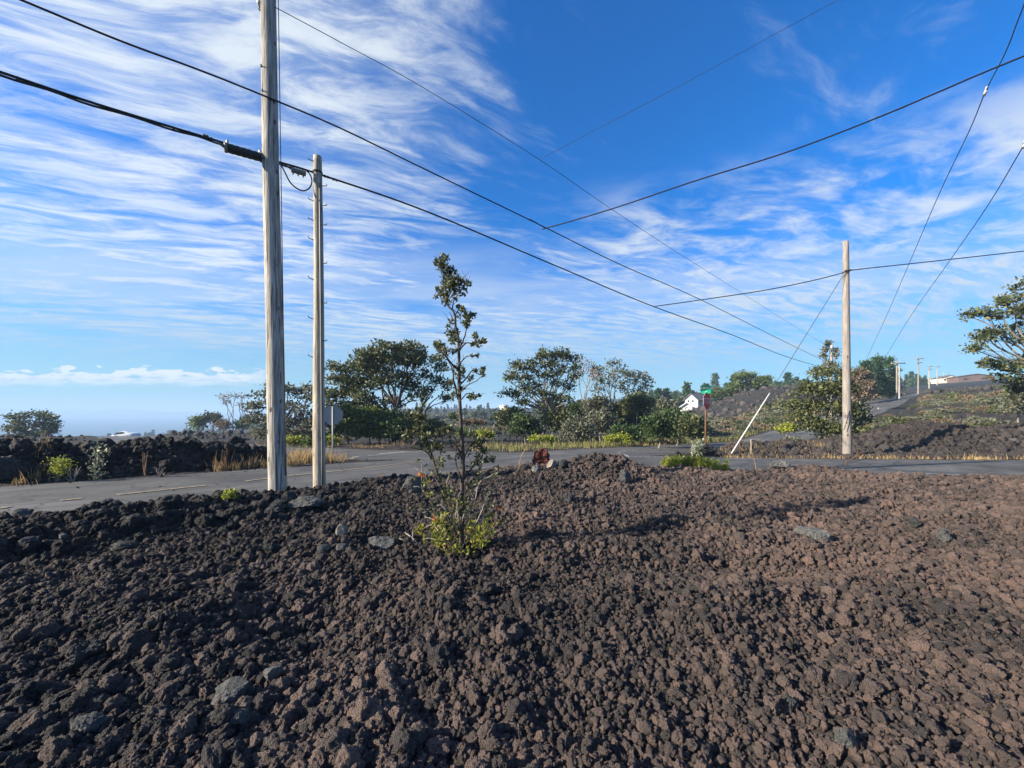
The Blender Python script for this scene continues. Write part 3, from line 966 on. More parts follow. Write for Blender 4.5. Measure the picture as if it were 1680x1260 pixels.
# ------------------------------------------------------------------ poles
def pole_shaft(root, base_p, top_p, r0, r1, mat, rings=60, n=28, wob=0.05, seed=0, sub=0.5):
    """slightly crooked tapered log with a rough outline"""
    b, t = Vector(base_p) - Vector(base_p), Vector(top_p) - Vector(base_p)
    L = t.length
    V, F = [], []
    for i in range(rings + 1):
        u = i / rings
        p = Vector((0, 0, -sub)).lerp(t, u) if i else Vector((0, 0, -sub))
        bend = 0.012 * L * 0.1 * math.sin(u * 5 + seed)
        p = p + Vector((bend, bend * 0.5, 0))
        r = r0 + (r1 - r0) * u
        for k in range(n):
            a = 2 * math.pi * k / n
            w = 1 + wob * float(perlin2(np.array([math.cos(a) * 1.6 + seed * 7.7]), np.array([math.sin(a) * 1.6 + u * L * 0.45]))[0]) * 1.3
            V.append((p.x + math.cos(a) * r * w, p.y + math.sin(a) * r * w, p.z))
    for i in range(rings):
        for k in range(n):
            k2 = (k + 1) % n
            F.append((i * n + k, i * n + k2, (i + 1) * n + k2, (i + 1) * n + k))
    mb = MB()
    mb.add(V, F)
    mb.f.append(tuple(rings * n + k for k in range(n)))
    return mb.build('shaft', mat, root)


# plan line of the main cable run: tall pole -> leaning pole up the road
P1 = Vector((-4.66, 7.72))
P2 = Vector((34.3, 42.0))


def on_run(px, py, off=0.0):
    """point of a cable seen at a photo pixel, lying over the plan line of the pole run"""
    d2 = (P2 - P1)
    n = Vector((d2.y, -d2.x)).normalized()
    A, u = P1 + n * off, (px - CX) / FPX
    # A.x + s*d2.x = u*(A.y + s*d2.y)
    s = (u * A.y - A.x) / (d2.x - u * d2.y)
    y = A.y + s * d2.y
    return Vector((A.x + s * d2.x, y, EYE + (HY - py) / FPX * y))


def line_pts(a, b, px_list):
    """cable over the plan line a-b through photo pixels"""
    a, b = Vector(a), Vector(b)
    d2 = b - a
    out = []
    for px, py in px_list:
        u = (px - CX) / FPX
        s = (u * a.y - a.x) / (d2.x - u * d2.y)
        y = a.y + s * d2.y
        out.append(Vector((a.x + s * d2.x, y, EYE + (HY - py) / FPX * y)))
    return out


def extend(pts, m):
    t = (pts[-1] - pts[-2]).normalized()
    return pts + [pts[-1] + t * m]


def build_poles():
    # tall pole
    bz = at(455, 812, 7.6)
    root = empty('utility_pole', bz, 'tall pale weathered pole standing at the road edge, its top out of view', 'utility pole', 'utility poles by the junction')
    top = at(440, -70, 7.6)
    sh = pole_shaft(root, bz, top, 0.165, 0.128, M['pole_pale'], seed=1)
    mb = MB(bz)
    q = at(434, 8, 7.55)
    # insulator on a raking bracket, seen at the top edge of the photo
    p = at(427, 6, 7.55)
    mb.tube([p + Vector((0, 0, -0.06)), p + Vector((0, 0, -0.03)), p, p + Vector((0, 0, 0.03)), p + Vector((0, 0, 0.05))], [0.02, 0.06, 0.065, 0.05, 0.025], 16)
    mb.tube([p + Vector((0, 0, 0.05)), p + Vector((0, 0, 0.07)), p + Vector((0, 0, 0.09))], [0.03, 0.045, 0.02], 16)
    mb.build('insulator', M['porcelain'], root)
    mb = MB(bz)
    mb.tube([at(424, 15, 7.55), at(433, 4, 7.57), at(440, -2, 7.6)], 0.012, 8)
    mb.tube([at(425, 16, 7.55), at(440, 14, 7.6)], 0.02, 8)
    mb.build('bracket', M['iron'], root)
    for py, dx in ((118, 0.0), (158, 0.02), (262, 0.0), (268, 0.05)):
        c = at(446 + (py - 158) * 0.003, py, 7.6)
        m2 = MB(bz)
        m2.tube([c + Vector((-0.17 + dx, -0.04, 0)), c + Vector((-0.12 + dx, -0.14, 0)), c + Vector((-0.10 + dx, -0.165, 0))], 0.012, 6)
        m2.build('bolt', M['iron'], root)
    m2 = MB(bz)
    a = [at(452.5 + (py - 0) * 0.0155 + 4.2, py, 7.57) for py in range(-60, 801, 40)]
    m2.tube(a, 0.008, 5)
    m2.build('ground_wire', M['wire'], root)

    # stub pole with step bolts
    bz = at(525, 801, 8.2)
    root = empty('utility_pole', bz, 'shorter brownish stub pole with step bolts just right of the tall pole', 'utility pole', 'utility poles by the junction')
    top = at(520.5, 257, 8.2)
    pole_shaft(root, bz, top, 0.126, 0.083, M['pole_stub'], seed=4)
    for px, py, s in ((513, 264, -1), (513, 329, -1), (513, 361, -1), (513, 393, -1), (515, 458, -1), (516, 523, -1), (508, 586, -1),
                      (531, 303, 1), (531, 335, 1), (531, 367, 1), (531, 430, 1), (532, 495, 1), (533, 557, 1)):
        a = at(521 + s * 4, py + 2, 8.18)
        e = at(521 + s * 15, py + 0.0 + (2 if s > 0 else -3), 8.11)
        m2 = MB(bz)
        m2.tube([a, e, e + Vector((s * 0.004, -0.002, 0.035))], 0.0085, 6)
        m2.build('step', M['iron'], root)
    m2 = MB(bz)
    m2.tube([at(522.5 + (py - 285) * 0.0088 + 2.2, py, 8.10) for py in range(300, 801, 50)], 0.022, 10)
    m2.build('conduit', M['greybox'], root)
    m2 = MB(bz)
    c = at(521, 284, 8.2)
    for dz in (0, 0.02):
        ring = [c + Vector((math.cos(w) * 0.095, math.sin(w) * 0.095, dz)) for w in np.linspace(0, 2 * math.pi, 17)]
        m2.tube(ring, 0.008, 5, cap=False)
    m2.build('band', M['iron'], root)

    # pole across the side road
    bz = at(1390, 741, 16.5)
    root = empty('utility_pole', bz, 'brown pole beyond the side road with a guy wire tied near its top', 'utility pole', 'utility poles by the junction')
    top = at(1387.5, 396, 16.5)
    pole_shaft(root, bz, top, 0.165, 0.105, M['pole_brown'], seed=8, rings=40)
    m2 = MB(bz)
    c = at(1388, 446, 16.5)
    ring = [c + Vector((math.cos(w) * 0.122, math.sin(w) * 0.122, 0)) for w in np.linspace(0, 2 * math.pi, 17)]
    m2.tube(ring, 0.014, 6, cap=False)
    m2.tube([c + Vector((-0.14, -0.1, 0.02)), c + Vector((0.16, -0.1, 0.05))], 0.025, 6)
    m2.build('band', M['iron'], root)
    m2 = MB(bz)
    m2.tube(spline([at(1384.3, 706, 16.33), at(1390, 688, 16.3), at(1396, 664, 16.4)], 5), 0.012, 5)
    m2.build('cable_wrap', M['cable'], root)

    # pole in the bush at the far end of the cable run
    bz = Vector((P2.x, P2.y, Hs(P2.x, P2.y)))
    root = empty('utility_pole', bz, 'grey pole rising out of the leafy bush where the cables end', 'utility pole', 'utility poles up the road')
    top = at(1364.5, 563, 42)
    pole_shaft(root, bz, top, 0.15, 0.11, M['pole_pale'], seed=3, rings=16, n=12)
    for z0, w in ((at(0, 571, 42).z, 0.9), (at(0, 597, 42).z, 0.8), (at(0, 607, 42).z, 0.7)):
        m2 = MB(bz)
        c = Vector((P2.x, P2.y, z0))
        m2.tube([c + Vector((-w, 0, 0.03)), c + Vector((-0.1, 0, 0))], 0.05, 6)
        m2.build('bracket', M['iron'], root)

    # two poles by the bend, then the run up the hill
    far = [
        (1471.5, 592, 660, 60.0, 0.13, 'pole_brown', 'taller of the two close poles by the bend in the road', 1),
        (1475.5, 601, 661, 62.5, 0.12, 'pole_pale', 'pale pole close behind the taller one at the bend', 0),
        (1506.5, 586, 648, 98, 0.17, 'pole_brown', 'brown pole with a crossarm standing beside the climbing road', 2),
        (1524.5, 599, 636, 130, 0.20, 'pole_pale', 'grey pole past the crossarm pole where the road tops the rise', 2),
        (1537.5, 600, 632, 160, 0.18, 'pole_pale', 'thin pole on the skyline right of the grey pole', 1),
        (1548.5, 611, 629, 210, 0.18, 'pole_pale', 'tiny pole in the cluster on the skyline, nearest the thin pole', 0),
        (1555.5, 613, 628, 240, 0.2, 'pole_pale', 'tiny crossarm pole in the cluster above the dark slope', 1),
        (1563.5, 615, 627, 270, 0.2, 'pole_pale', 'last tiny pole on the skyline before the long low roof', 1),
    ]
    for px, y0, y1, d, r, mt, lab, arms in far:
        x = (px - CX) / FPX * d
        bz = Vector((x, d, Hs(x, d)))
        root = empty('utility_pole', bz, lab, 'utility pole', 'utility poles up the road')
        top = at(px, y0, d)
        pole_shaft(root, bz, top, r, r * 0.75, M[mt], seed=px, rings=10, n=10, wob=0.02)
        for k in range(arms):
            m2 = MB(bz)
            z = top.z - 0.4 - k * 1.0
            w = 1.1 if k == 0 else 0.8
            m2.box((x, d - r * 1.3, z), (2 * w, 0.1, 0.12))
            for s in (-1, -0.4, 0.4, 1):
                m2.tube([(x + s * w * 0.92, d - r * 1.3, z + 0.06), (x + s * w * 0.92, d - r * 1.3, z + 0.25)], 0.05, 6)
            m2.build('crossarm', M['pole_brown'], root)


def cable(name, pts, r, mat, label, cat, n=6, wob=0.0, clamps=(), second=None):
    org = pts[0]
    mb = MB(org)
    mb.tube(pts, r, n)
    if not clamps and not second:
        o = mb.build(name, mat)
        return tag(o, label, cat)
    root = empty(name, org, label, cat)
    mb.build('strand', mat, root)
    if second:
        m2 = MB(org)
        m2.tube(second[0], second[1], n)
        m2.build('bundle', mat, root)
    for c, s in clamps:
        m3 = MB(org)
        m3.box(c, (s * 0.6, s * 0.6, s))
        m3.build('clamp', M['iron'], root)
    return root


def build_cables():
    ra = [on_run(*p) for p in ((0, 118), (150, 168), (300, 214), (375, 237), (445, 262), (521, 285), (700, 347), (900, 431), (1070, 502), (1200, 549), (1290, 585))]
    ra = [ra[0] + (ra[0] - ra[1]) * 1.2] + ra + [Vector((P2.x - 0.3, P2.y - 0.3, at(0, 607, 42).z))]
    pa = spline(ra, 8)
    sec = [p + Vector((0, 0, -0.035 - 0.012 * math.sin(i * 0.9))) for i, p in enumerate(pa) if p.x < -4.4]
    cl = [(on_run(px, py) + Vector((0, 0, 0.0)), s) for px, py, s in ((30, 129, .05), (187, 180.5, .045), (255, 201, .045), (285, 210, .045), (310, 217.5, .05), (335, 224, .07), (340, 225, .06), (347, 228, .05),
                                                               (533, 289, .05), (538, 290.5, .05), (547, 294, .05), (552, 296, .04))]
    cable('overhead_cable', pa, 0.020, M['cable'], 'thick lashed lower cable strung past both poles with clamps on it', 'cable', 8, clamps=cl, second=(sec, 0.017))
    rb = [on_run(px, py, 0.22) for px, py in ((35, 0), (200, 68), (330, 116), (445, 162), (560, 211), (700, 279), (890, 371), (1020, 435), (1150, 492), (1280, 557))]
    rb = [rb[0] + (rb[0] - rb[1]) * 1.0] + rb + [Vector((P2.x - 0.3, P2.y - 0.3, at(0, 597, 42).z))]
    cable('overhead_cable', spline(rb, 8), 0.0165, M['cable'], 'black middle cable crossing from the top left behind the tall pole to the bush', 'cable', 8)
    rc = [on_run(px, py, 0.2) for px, py in ((450, 11), (560, 70), (700, 147), (885, 262), (1000, 341), (1100, 407), (1200, 470), (1300, 533))]
    rc = rc + [Vector((P2.x - 0.1, P2.y - 0.1, at(0, 571, 42).z))]
    cable('overhead_wire', spline(rc, 8), 0.0075, M['wire'], 'thin dark wire running down from the top of the tall pole', 'wire', 5)
    # branch off the middle cable towards the right
    d0 = on_run(893, 373, 0.22)
    rd = line_pts((d0.x, d0.y), (10.7, 8.2), [(897, 374), (1000, 344), (1140, 297), (1290, 250), (1440, 193), (1600, 125), (1680, 92)])
    pd = spline(extend([d0 + Vector((-0.5, -0.42, 0.06)), d0] + rd, 3.0), 8)
    cable('overhead_cable', pd, 0.0175, M['cable'], 'black cable branching off the middle cable and rising to the upper right', 'cable', 8,
          second=([p + Vector((0, 0, 0.012 * math.sin(i * 1.7))) for i, p in enumerate(pd[-26:])], 0.012))
    e0 = on_run(1072, 503)
    re_ = [e0] + line_pts((e0.x, e0.y), (14.2, 16.35), [(1150, 492), (1250, 477), (1330, 461), (1386, 447)])
    re2 = line_pts((14.2, 16.35), (21.5, 16.6), [(1400, 443), (1500, 432), (1600, 421), (1680, 412), (1740, 406)])
    pe = spline(re_ + re2, 6)
    cable('overhead_cable', pe, 0.019, M['cable'], 'black cable from the lower cable over to the brown pole and out right', 'cable', 8,
          clamps=[(p, 0.05) for p in line_pts((14.2, 16.35), (21.5, 16.6), [(1402, 442.5), (1412, 441), (1440, 438)])])
    f0 = on_run(885, 262, 0.2)
    rf = line_pts((f0.x, f0.y), (8.0, 9.6), [(960, 222), (1060, 170), (1150, 122), (1260, 62), (1375, 0)])
    cable('overhead_wire', spline(extend([f0] + rf, 2.5), 6), 0.006, M['wire'], 'faint grey wire branching off the thin wire towards the top edge', 'wire', 5)
    rg_ = line_pts((40.6, 45), (10.9, 9), [(1417, 598), (1450, 528), (1490, 436), (1540, 320), (1590, 215), (1617, 150), (1650, 85), (1679, 10)])
    cable('overhead_wire', spline([rg_[0] + (rg_[0] - rg_[1]) * 0.4] + extend(rg_, 3.0), 6), 0.011, M['wire'], 'steep wire at the right that carries a white marker high up', 'wire', 6)
    rh = line_pts((42.9, 45), (11.4, 8.7), [(1450, 590), (1490, 525), (1560, 425), (1620, 338), (1680, 238)])
    cable('overhead_wire', spline([rh[0] + (rh[0] - rh[1]) * 0.4] + extend(rh, 3.0), 6), 0.011, M['wire'], 'steep wire below the marked one leaving through the right edge', 'wire', 6)
    for a, b, lab in ((rg_[5], rg_[4], 'white square marker clipped on the steep wire against blue sky'), (rh[4] + (rh[4] - rh[3]) * 0.012, rh[3], 'white marker on the lower steep wire, cut by the right edge')):
        t = (Vector(a) - Vector(b)).normalized()
        root = empty('wire_marker', a, lab, 'wire marker')
        side = t.cross(Vector((0, 1, 0.1))).normalized()
        rot = Matrix((side, t, side.cross(t))).transposed()
        for s in (-1, 1):
            m2 = MB(a)
            m2.box(Vector(a) + side * 0.043 * s, (0.055, 0.16, 0.05), rot)
            m2.build('half_shell', M['white_pvc'], root, bevel=0.012)
    # guy wire with its white guard
    g0, g1 = at(1385, 449, 16.4), at(1198, 747, 16.4)
    root = empty('guy_wire', g1, 'leaning guy wire of the brown pole with a white guard on its lower half', 'guy wire')
    m2 = MB(g1)
    m2.tube([g0, g0.lerp(g1, 0.5) + Vector((0, 0, -0.03)), g1], 0.011, 6)
    m2.build('strand', M['wire'], root)
    m2 = MB(g1)
    m2.tube([at(1263, 645, 16.4), at(1200, 744, 16.4)], [0.024, 0.028], 10)
    m2.build('guard', M['white_pvc'], root)

    # splice case, terminal and slack loop near the stub pole
    def hang(px, py, dz=0.0):
        return on_run(px, py) + Vector((0, 0, dz))
    a, b = on_run(374, 245), on_run(431, 261)
    a.y -= 0.05
    b.y -= 0.05
    root = empty('splice_case', a.lerp(b, 0.5), 'long black splice case hung on the lower cable left of the tall pole', 'splice case')
    org = a.lerp(b, 0.5)
    m2 = MB(org)
    k = 18
    m2.tube([a.lerp(b, i / k) for i in range(k + 1)], [0.078 + (0.007 if i % 3 == 0 else 0) for i in range(k + 1)], 18)
    m2.build('body', M['blackbox'], root)
    for p, q in ((a, b), (b, a)):
        m2 = MB(org)
        t = (p - q).normalized()
        m2.tube([p - t * 0.01, p + t * 0.02, p + t * 0.035], [0.09, 0.09, 0.06], 18)
        m2.tube([p + t * 0.03, p + t * 0.12 + Vector((0, 0, 0.05))], 0.02, 8)
        m2.build('end_cap', M['greybox'], root)
        m2 = MB(org)
        m2.box(p - t * 0.02 + Vector((0, 0, 0.10)), (0.03, 0.03, 0.09))
        m2.build('hanger', M['steel'], root)
    a, b = on_run(477, 278), on_run(501, 285)
    org = a.lerp(b, 0.5)
    root = empty('terminal_box', org, 'small ribbed terminal box under the cable between the two poles', 'terminal box')
    m2 = MB(org)
    m2.tube([a.lerp(b, i / 10) for i in range(11)], [0.048 + (0.008 if i % 2 == 0 else 0) for i in range(11)], 12)
    m2.build('body', M['greybox'], root)
    for s in (0.15, 0.5, 0.85):
        m2 = MB(org)
        c = a.lerp(b, s) + Vector((0, 0, -0.05))
        m2.tube([c, c + Vector((0, 0, -0.04))], 0.012, 8)
        m2.build('port', M['iron'], root)
    m2 = MB(org)
    m2.tube([on_run(462, 266), on_run(470, 272), a], 0.01, 6)
    m2.build('lead', M['cable'], root)
    lp = [on_run(*p) for p in ((455, 266), (461, 271), (468, 284), (476, 299), (487, 309), (498, 313), (507, 309), (511, 301), (511, 292), (507, 284), (503, 281))]
    cable('slack_loop', spline(lp, 6), 0.014, M['cable'], 'slack loop of black cable hanging between the tall pole and stub', 'cable', 8)


# ------------------------------------------------------------------ signs, stakes, car, houses
def text_mesh(txt, size, mat, name, depth=0.002):
    cu = bpy.data.curves.new(name, 'FONT')
    cu.body = txt
    cu.size = size
    cu.align_x, cu.align_y = 'CENTER', 'CENTER'
    cu.extrude = depth
    o = bpy.data.objects.new(name, cu)
    COL.objects.link(o)
    bpy.context.view_layer.update()
    dg = bpy.context.evaluated_depsgraph_get()
    me = bpy.data.meshes.new_from_object(o.evaluated_get(dg))
    bpy.data.objects.remove(o)
    me.materials.clear()
    me.materials.append(mat)
    return me


def frame_of(n):
    """rotation whose local x runs along the sign, y up, z = facing direction n"""
    n = Vector(n).normalized()
    x = Vector((0, 0, 1)).cross(n).normalized()
    return Matrix((x, n.cross(x), n)).transposed()


def octagon(r, rot, c, th, mat, name, parent, org):
    mb = MB(org)
    pts = [rot @ Vector((r * math.cos(R(22.5 + 45 * k)), r * math.sin(R(22.5 + 45 * k)), 0)) + c for k in range(8)]
    mb.prism(pts, rot @ Vector((0, 0, -th)))
    return mb.build(name, mat, parent, smooth=False)


def build_signs():
    # stop sign with street-name blades
    d = 16.8
    b = at(1159, 742, d)
    b.z = Hs(b.x, b.y)
    root = empty('stop_sign', b, 'red stop sign on a rusty post topped by green street name blades', 'stop sign')
    rot = frame_of((0.66, -0.75, 0))
    c = at(1160, 658, d)
    mb = MB(b)
    back = rot @ Vector((0, 0, -1))
    mb.tube([b + back * 0.05 + Vector((0, 0, -0.3)), Vector((c.x, c.y, at(0, 646, d).z)) + back * 0.05], 0.035, 8)
    mb.build('post', M['rust'], root)
    pl = octagon(0.41, rot, c, 0.006, M['sign_white'], 'sign_plate', root, b)
    pl['label'] = 'white rim plate of the stop sign'
    octagon(0.385, rot, c + rot @ Vector((0, 0, 0.003)), 0.005, M['sign_red'], 'red_face', root, b)
    me = text_mesh('STOP', 0.34, M['sign_white'], 'lettering')
    o = link('lettering', me, root)
    o.matrix_local = Matrix.Translation(c + rot @ Vector((0, 0, 0.006)) - b) @ rot.to_4x4()
    rb = frame_of((0.22, -0.97, 0))
    cb = at(1159, 637, d)
    mb = MB(b)
    mb.box(cb, (0.60, 0.225, 0.006), rb)
    bl = mb.build('name_blade', M['sign_green'], root, smooth=False)
    me = text_mesh('LILIANA LN', 0.135, M['sign_white'], 'lettering')
    o = link('lettering', me, bl)
    o.matrix_local = Matrix.Translation(cb + rb @ Vector((0, 0, 0.0045)) - b) @ rb.to_4x4()
    mb = MB(b)
    rc = frame_of((0.99, 0.12, 0.0))
    mb.box(at(1159, 642.6, d), (0.60, 0.16, 0.006), rc)
    mb.build('cross_blade', M['sign_green'], root, smooth=False)
    mb = MB(b)
    mb.tube([Vector((c.x, c.y, at(0, 646, d).z)) + back * 0.05, Vector((cb.x, cb.y, cb.z - 0.1))], 0.03, 8)
    mb.build('cap', M['steel'], root)
    # stop sign seen from behind
    d = 15.9
    b = at(548, 745, d)
    b.z = Hs(b.x, b.y)
    root = empty('stop_sign', b, 'bare grey back of a stop sign peeking out behind the stub pole', 'stop sign')
    rot = frame_of((-0.30, 0.95, 0))
    c = at(546, 681, d)
    octagon(0.41, rot, c, 0.006, M['sign_back'], 'sign_plate', root, b)
    mb = MB(b)
    f = rot @ Vector((0, 0, -0.035))
    mb.box(Vector((c.x, c.y, (b.z + c.z + 0.35) / 2 - 0.1)) + f, (0.05, 0.035, c.z + 0.35 - b.z + 0.2), Matrix.Identity(3))
    mb.build('post', M['sign_back'], root)
    # stakes
    for px, y0, y1, d, w, mt, lab in ((1213.5, 745, 727, 17.5, .03, 'rust', 'thin reddish stake right of the guy wire foot'),
                                      (1232, 748, 721, 17.0, .035, 'stake', 'pale wooden stake behind the verge right of the guy wire'),
                                      (1441, 681, 673, 46, .12, 'stake', 'short pale post on the shoulder of the climbing road'),
                                      (866.5, 697, 690, 33, .06, 'stake', 'small pale post in front of the broad tree across the road')):
        b = Vector(((px - CX) / FPX * d, d, 0))
        b.z = Hs(b.x, b.y)
        mb = MB(b)
        top = at(px, y0 if y0 < y1 else y1, d)
        top.z = max(top.z, b.z + 0.25)
        mb.tube([b + Vector((0, 0, -0.2)), b.lerp(top, 0.5) + Vector((0.01, 0, 0)), top, top + Vector((0, 0, 0.01))], [w * 0.5, w * 0.5, w * 0.48, w * 0.2], 7)
        tag(mb.build('stake', M[mt]), lab, 'stake')


def build_car():
    d = 63.0
    c = at(201, 716, d)
    org = Vector((c.x, d, c.z - 0.62))
    root = empty('parked_car', org, 'white four door sedan seen side on beyond the dark lava bank', 'car')
    tilt = -R(5.5)
    paint = mat_simple('white_car_paint', (0.62, 0.63, 0.64), 0.25, 0, 0.02)
    glass = mat_simple('dark_car_glass', (0.02, 0.025, 0.03), 0.08)
    tyre = mat_simple('tyre_rubber', (0.02, 0.02, 0.02), 0.8)
    # length along x, nose to -x; sections: x, half width, floor z, shoulder z, roof z, roof half width
    sec = [(-2.38, .55, .38, .56, .57, .50), (-2.25, .78, .25, .66, .68, .70), (-1.7, .86, .2, .78, .82, .76), (-1.0, .88, .2, .88, .93, .78), (-.85, .88, .2, .90, .97, .76),
           (-.2, .89, .2, .92, 1.38, .58), (.2, .89, .2, .93, 1.44, .57), (.8, .89, .2, .94, 1.42, .57), (1.25, .88, .2, .95, 1.22, .62), (1.62, .87, .2, .96, 1.02, .74), (2.15, .82, .26, .95, .99, .72), (2.36, .68, .4, .85, .87, .6)]
    mb = MB()
    V, F = [], []
    for x, w, z0, z1, z2, wr in sec:
        V += [(x, -w * .9, z0), (x, -w, (z0 + z1) / 2), (x, -w * .97, z1), (x, -wr, z2), (x, 0, z2 + .03), (x, wr, z2), (x, w * .97, z1), (x, w, (z0 + z1) / 2), (x, w * .9, z0)]
    for i in range(len(sec) - 1):
        for k in range(9):
            k2 = (k + 1) % 9
            F.append((i * 9 + k, i * 9 + k2, (i + 1) * 9 + k2, (i + 1) * 9 + k))
    F += [tuple(range(8, -1, -1)), tuple((len(sec) - 1) * 9 + k for k in range(9))]
    mb.add(V, F)
    body = mb.build('body', paint, root)
    body.modifiers.new('soft', 'SUBSURF').levels = 2
    body.modifiers['soft'].render_levels = 2

    def side(pts, s, dy):
        mb = MB()
        mb.prism([(x, s * (y + dy), z) for x, y, z in pts], (0, s * 0.012, 0))
        return mb
    for s in (-1, 1):
        side([(-.62, .74, 1.0), (-.16, .62, 1.30), (.22, .605, 1.34), (.22, .76, 0.99)], s, 0.055).build('window', glass, root, smooth=False)
        side([(.28, .76, 0.99), (.28, .605, 1.34), (.78, .61, 1.32), (1.18, .72, 1.03)], s, 0.055).build('window', glass, root, smooth=False)
        for x in (-1.42, 1.42):
            mb = MB()
            mb.tube([(x, s * .70, .31), (x, s * .72, .31), (x, s * .88, .31), (x, s * .9, .31)], [.28, .31, .31, .27], 20)
            wh = mb.build('wheel', tyre, root)
            mb = MB()
            mb.tube([(x, s * .89, .31), (x, s * .905, .31)], [.18, .16], 14)
            mb.build('rim', M['steel'], wh)
        mb = MB()
        mb.box((-2.2, s * .62, .6), (.16, .3, .12))
        mb.build('headlight', M['white_pvc'], root, bevel=0.02)
    root.rotation_euler = (0, tilt, R(4))


def house(name, px, d, w, dep, wall_h, roof_h, rot, wallm, roofm, label, z=None, windows=((-.25, .5),), hip=0.0):
    x = (px - CX) / FPX * d
    g = min(Hs(x + a, d + b) for a in (-w / 2, w / 2) for b in (-dep / 2, dep / 2))
    b = Vector((x, d, g if z is None else z))
    root = empty(name, b, label, 'house')
    root.rotation_euler = (0, 0, rot)
    low = -(b.z - g) - 0.4
    mb = MB()
    hw, hd = w / 2, dep / 2
    out = [(-hw, -hd, low), (hw, -hd, low), (hw, -hd, wall_h), (0, -hd, wall_h + roof_h), (-hw, -hd, wall_h)]
    mb.prism(out, (0, dep, 0))
    mb.build('wall', wallm, root, smooth=False)
    mb = MB()
    ov, th = 0.45, 0.16
    for s in (-1, 1):
        e = Vector((s * (hw + ov), 0, wall_h - roof_h * ov / hw))
        r = Vector((0, 0, wall_h + roof_h))
        mb.prism([(e.x, -hd - ov, e.z + .03), (r.x, -hd - ov, r.z + .03), (r.x, -hd - ov, r.z + .03 + th), (e.x, -hd - ov, e.z + .03 + th)], (0, dep + 2 * ov, 0))
    mb.build('roof', roofm, root, smooth=False)
    gl = M['house_glass']
    for i, (u, v) in enumerate(windows):
        mb = MB()
        mb.box((u * w, -hd - 0.02, wall_h * v), (w * 0.14, 0.06, wall_h * 0.34))
        mb.build('window', gl, root, smooth=False)
    return root


def build_houses():
    M['house_glass'] = mat_simple('dark_window_glass', (0.025, 0.03, 0.035), 0.1)
    M['house_white'] = mat_simple('white_house_paint', (0.62, 0.61, 0.6), 0.6, 0, 0.04, 0.6)
    M['roof_grey'] = mat_simple('grey_shingle_roof', (0.13, 0.125, 0.14), 0.8, 0, 0.2, 2)
    M['roof_white'] = mat_simple('white_metal_roof', (0.72, 0.72, 0.70), 0.4, 0, 0.05, 1)
    M['roof_brown'] = mat_simple('brown_roof', (0.14, 0.09, 0.075), 0.8, 0, 0.2, 1)
    M['house_cream'] = mat_simple('cream_house_paint', (0.62, 0.58, 0.45), 0.6, 0, 0.05, 0.5)
    d = 105
    z = at(0, 666, d).z
    house('house', 1145, d, 3.8, 5.5, 1.6, 1.5, R(-60), M['house_white'], M['roof_grey'], 'white gabled house with a grey roof behind the green bushes', z, ((-.22, .8), (.12, .8)))
    z = at(0, 672, d - 3).z
    house('house', 1126, d - 3, 2.6, 3, 0.8, 0.9, R(-20), M['house_white'], M['roof_white'], 'low white roofed wing stepping down left of the gabled house', z, ())
    for px, d, w, zz, wm, rm, lab in ((1488, 215, 8, 632, 'house_white', 'roof_white', 'white house left of the crossarm pole on the skyline'),
                                      (1501, 220, 12, 632, 'house_cream', 'roof_white', 'cream house in the middle of the skyline row'),
                                      (1514, 218, 5, 632, 'house_white', 'roof_white', 'small white house just right of the crossarm pole'),
                                      (1549, 200, 6, 627.5, 'house_cream', 'roof_grey', 'pale house with grey roof under the pole cluster'),
                                      (1592, 190, 13, 626, 'roof_brown', 'roof_brown', 'long low brown building along the top of the dark slope'),
                                      (826, 420, 6, 666.5, 'house_white', 'roof_white', 'white roof far away between the two groups of trees')):
        house('house', px, d, w, 8, *((0.9, 0.35) if px == 826 else (2.2, 1.1)), R(-20 if px > 1000 else 60), M[wm], M[rm], lab, at(0, zz, d).z, ((-.3, .5), (.2, .5)))

# ------------------------------------------------------------------ foliage
def rand_unit(n):
    v = RNG.normal(size=(n, 3))
    return v / np.linalg.norm(v, axis=1)[:, None]


def leaf_arrays(C, size, dirs=None, ratio=0.5, fold=0.18):
    """folded two-triangle leaves at centres C"""
    n = len(C)
    a = rand_unit(n) if dirs is None else dirs
    b = np.cross(a, rand_unit(n))
    b /= np.maximum(np.linalg.norm(b, axis=1), 1e-6)[:, None]
    c = np.cross(a, b)
    s = (np.asarray(size) * np.ones(n))[:, None]
    p0, p2 = C - a * s * .5, C + a * s * .5
    up = c * s * fold
    p1, p3 = C + b * s * ratio * .5 + up, C - b * s * ratio * .5 + up
    V = np.stack([p0, p1, p2, p3], 1).reshape(-1, 3)
    k = np.arange(n)[:, None] * 4
    F = np.concatenate([k + np.array([[0, 2, 1]]), k + np.array([[0, 3, 2]])], 1).reshape(-1, 3)
    return V, F


def clump_leaves(tips, per, sig, size, up=0.4, ratio=0.5):
    """tufts of leaves around branch tips"""
    tips = np.asarray(tips)
    n = len(tips)
    C = np.repeat(tips, per, 0)
    off = RNG.normal(size=(n * per, 3)) * sig * np.array([1, 1, 0.7])
    C = C + off
    d = off / np.maximum(np.linalg.norm(off, axis=1), 1e-6)[:, None] + RNG.normal(size=off.shape) * 0.5 + np.array([0, 0, up])
    d /= np.linalg.norm(d, axis=1)[:, None]
    return leaf_arrays(C, size * np.exp(RNG.normal(0, 0.28, n * per)), d, ratio)


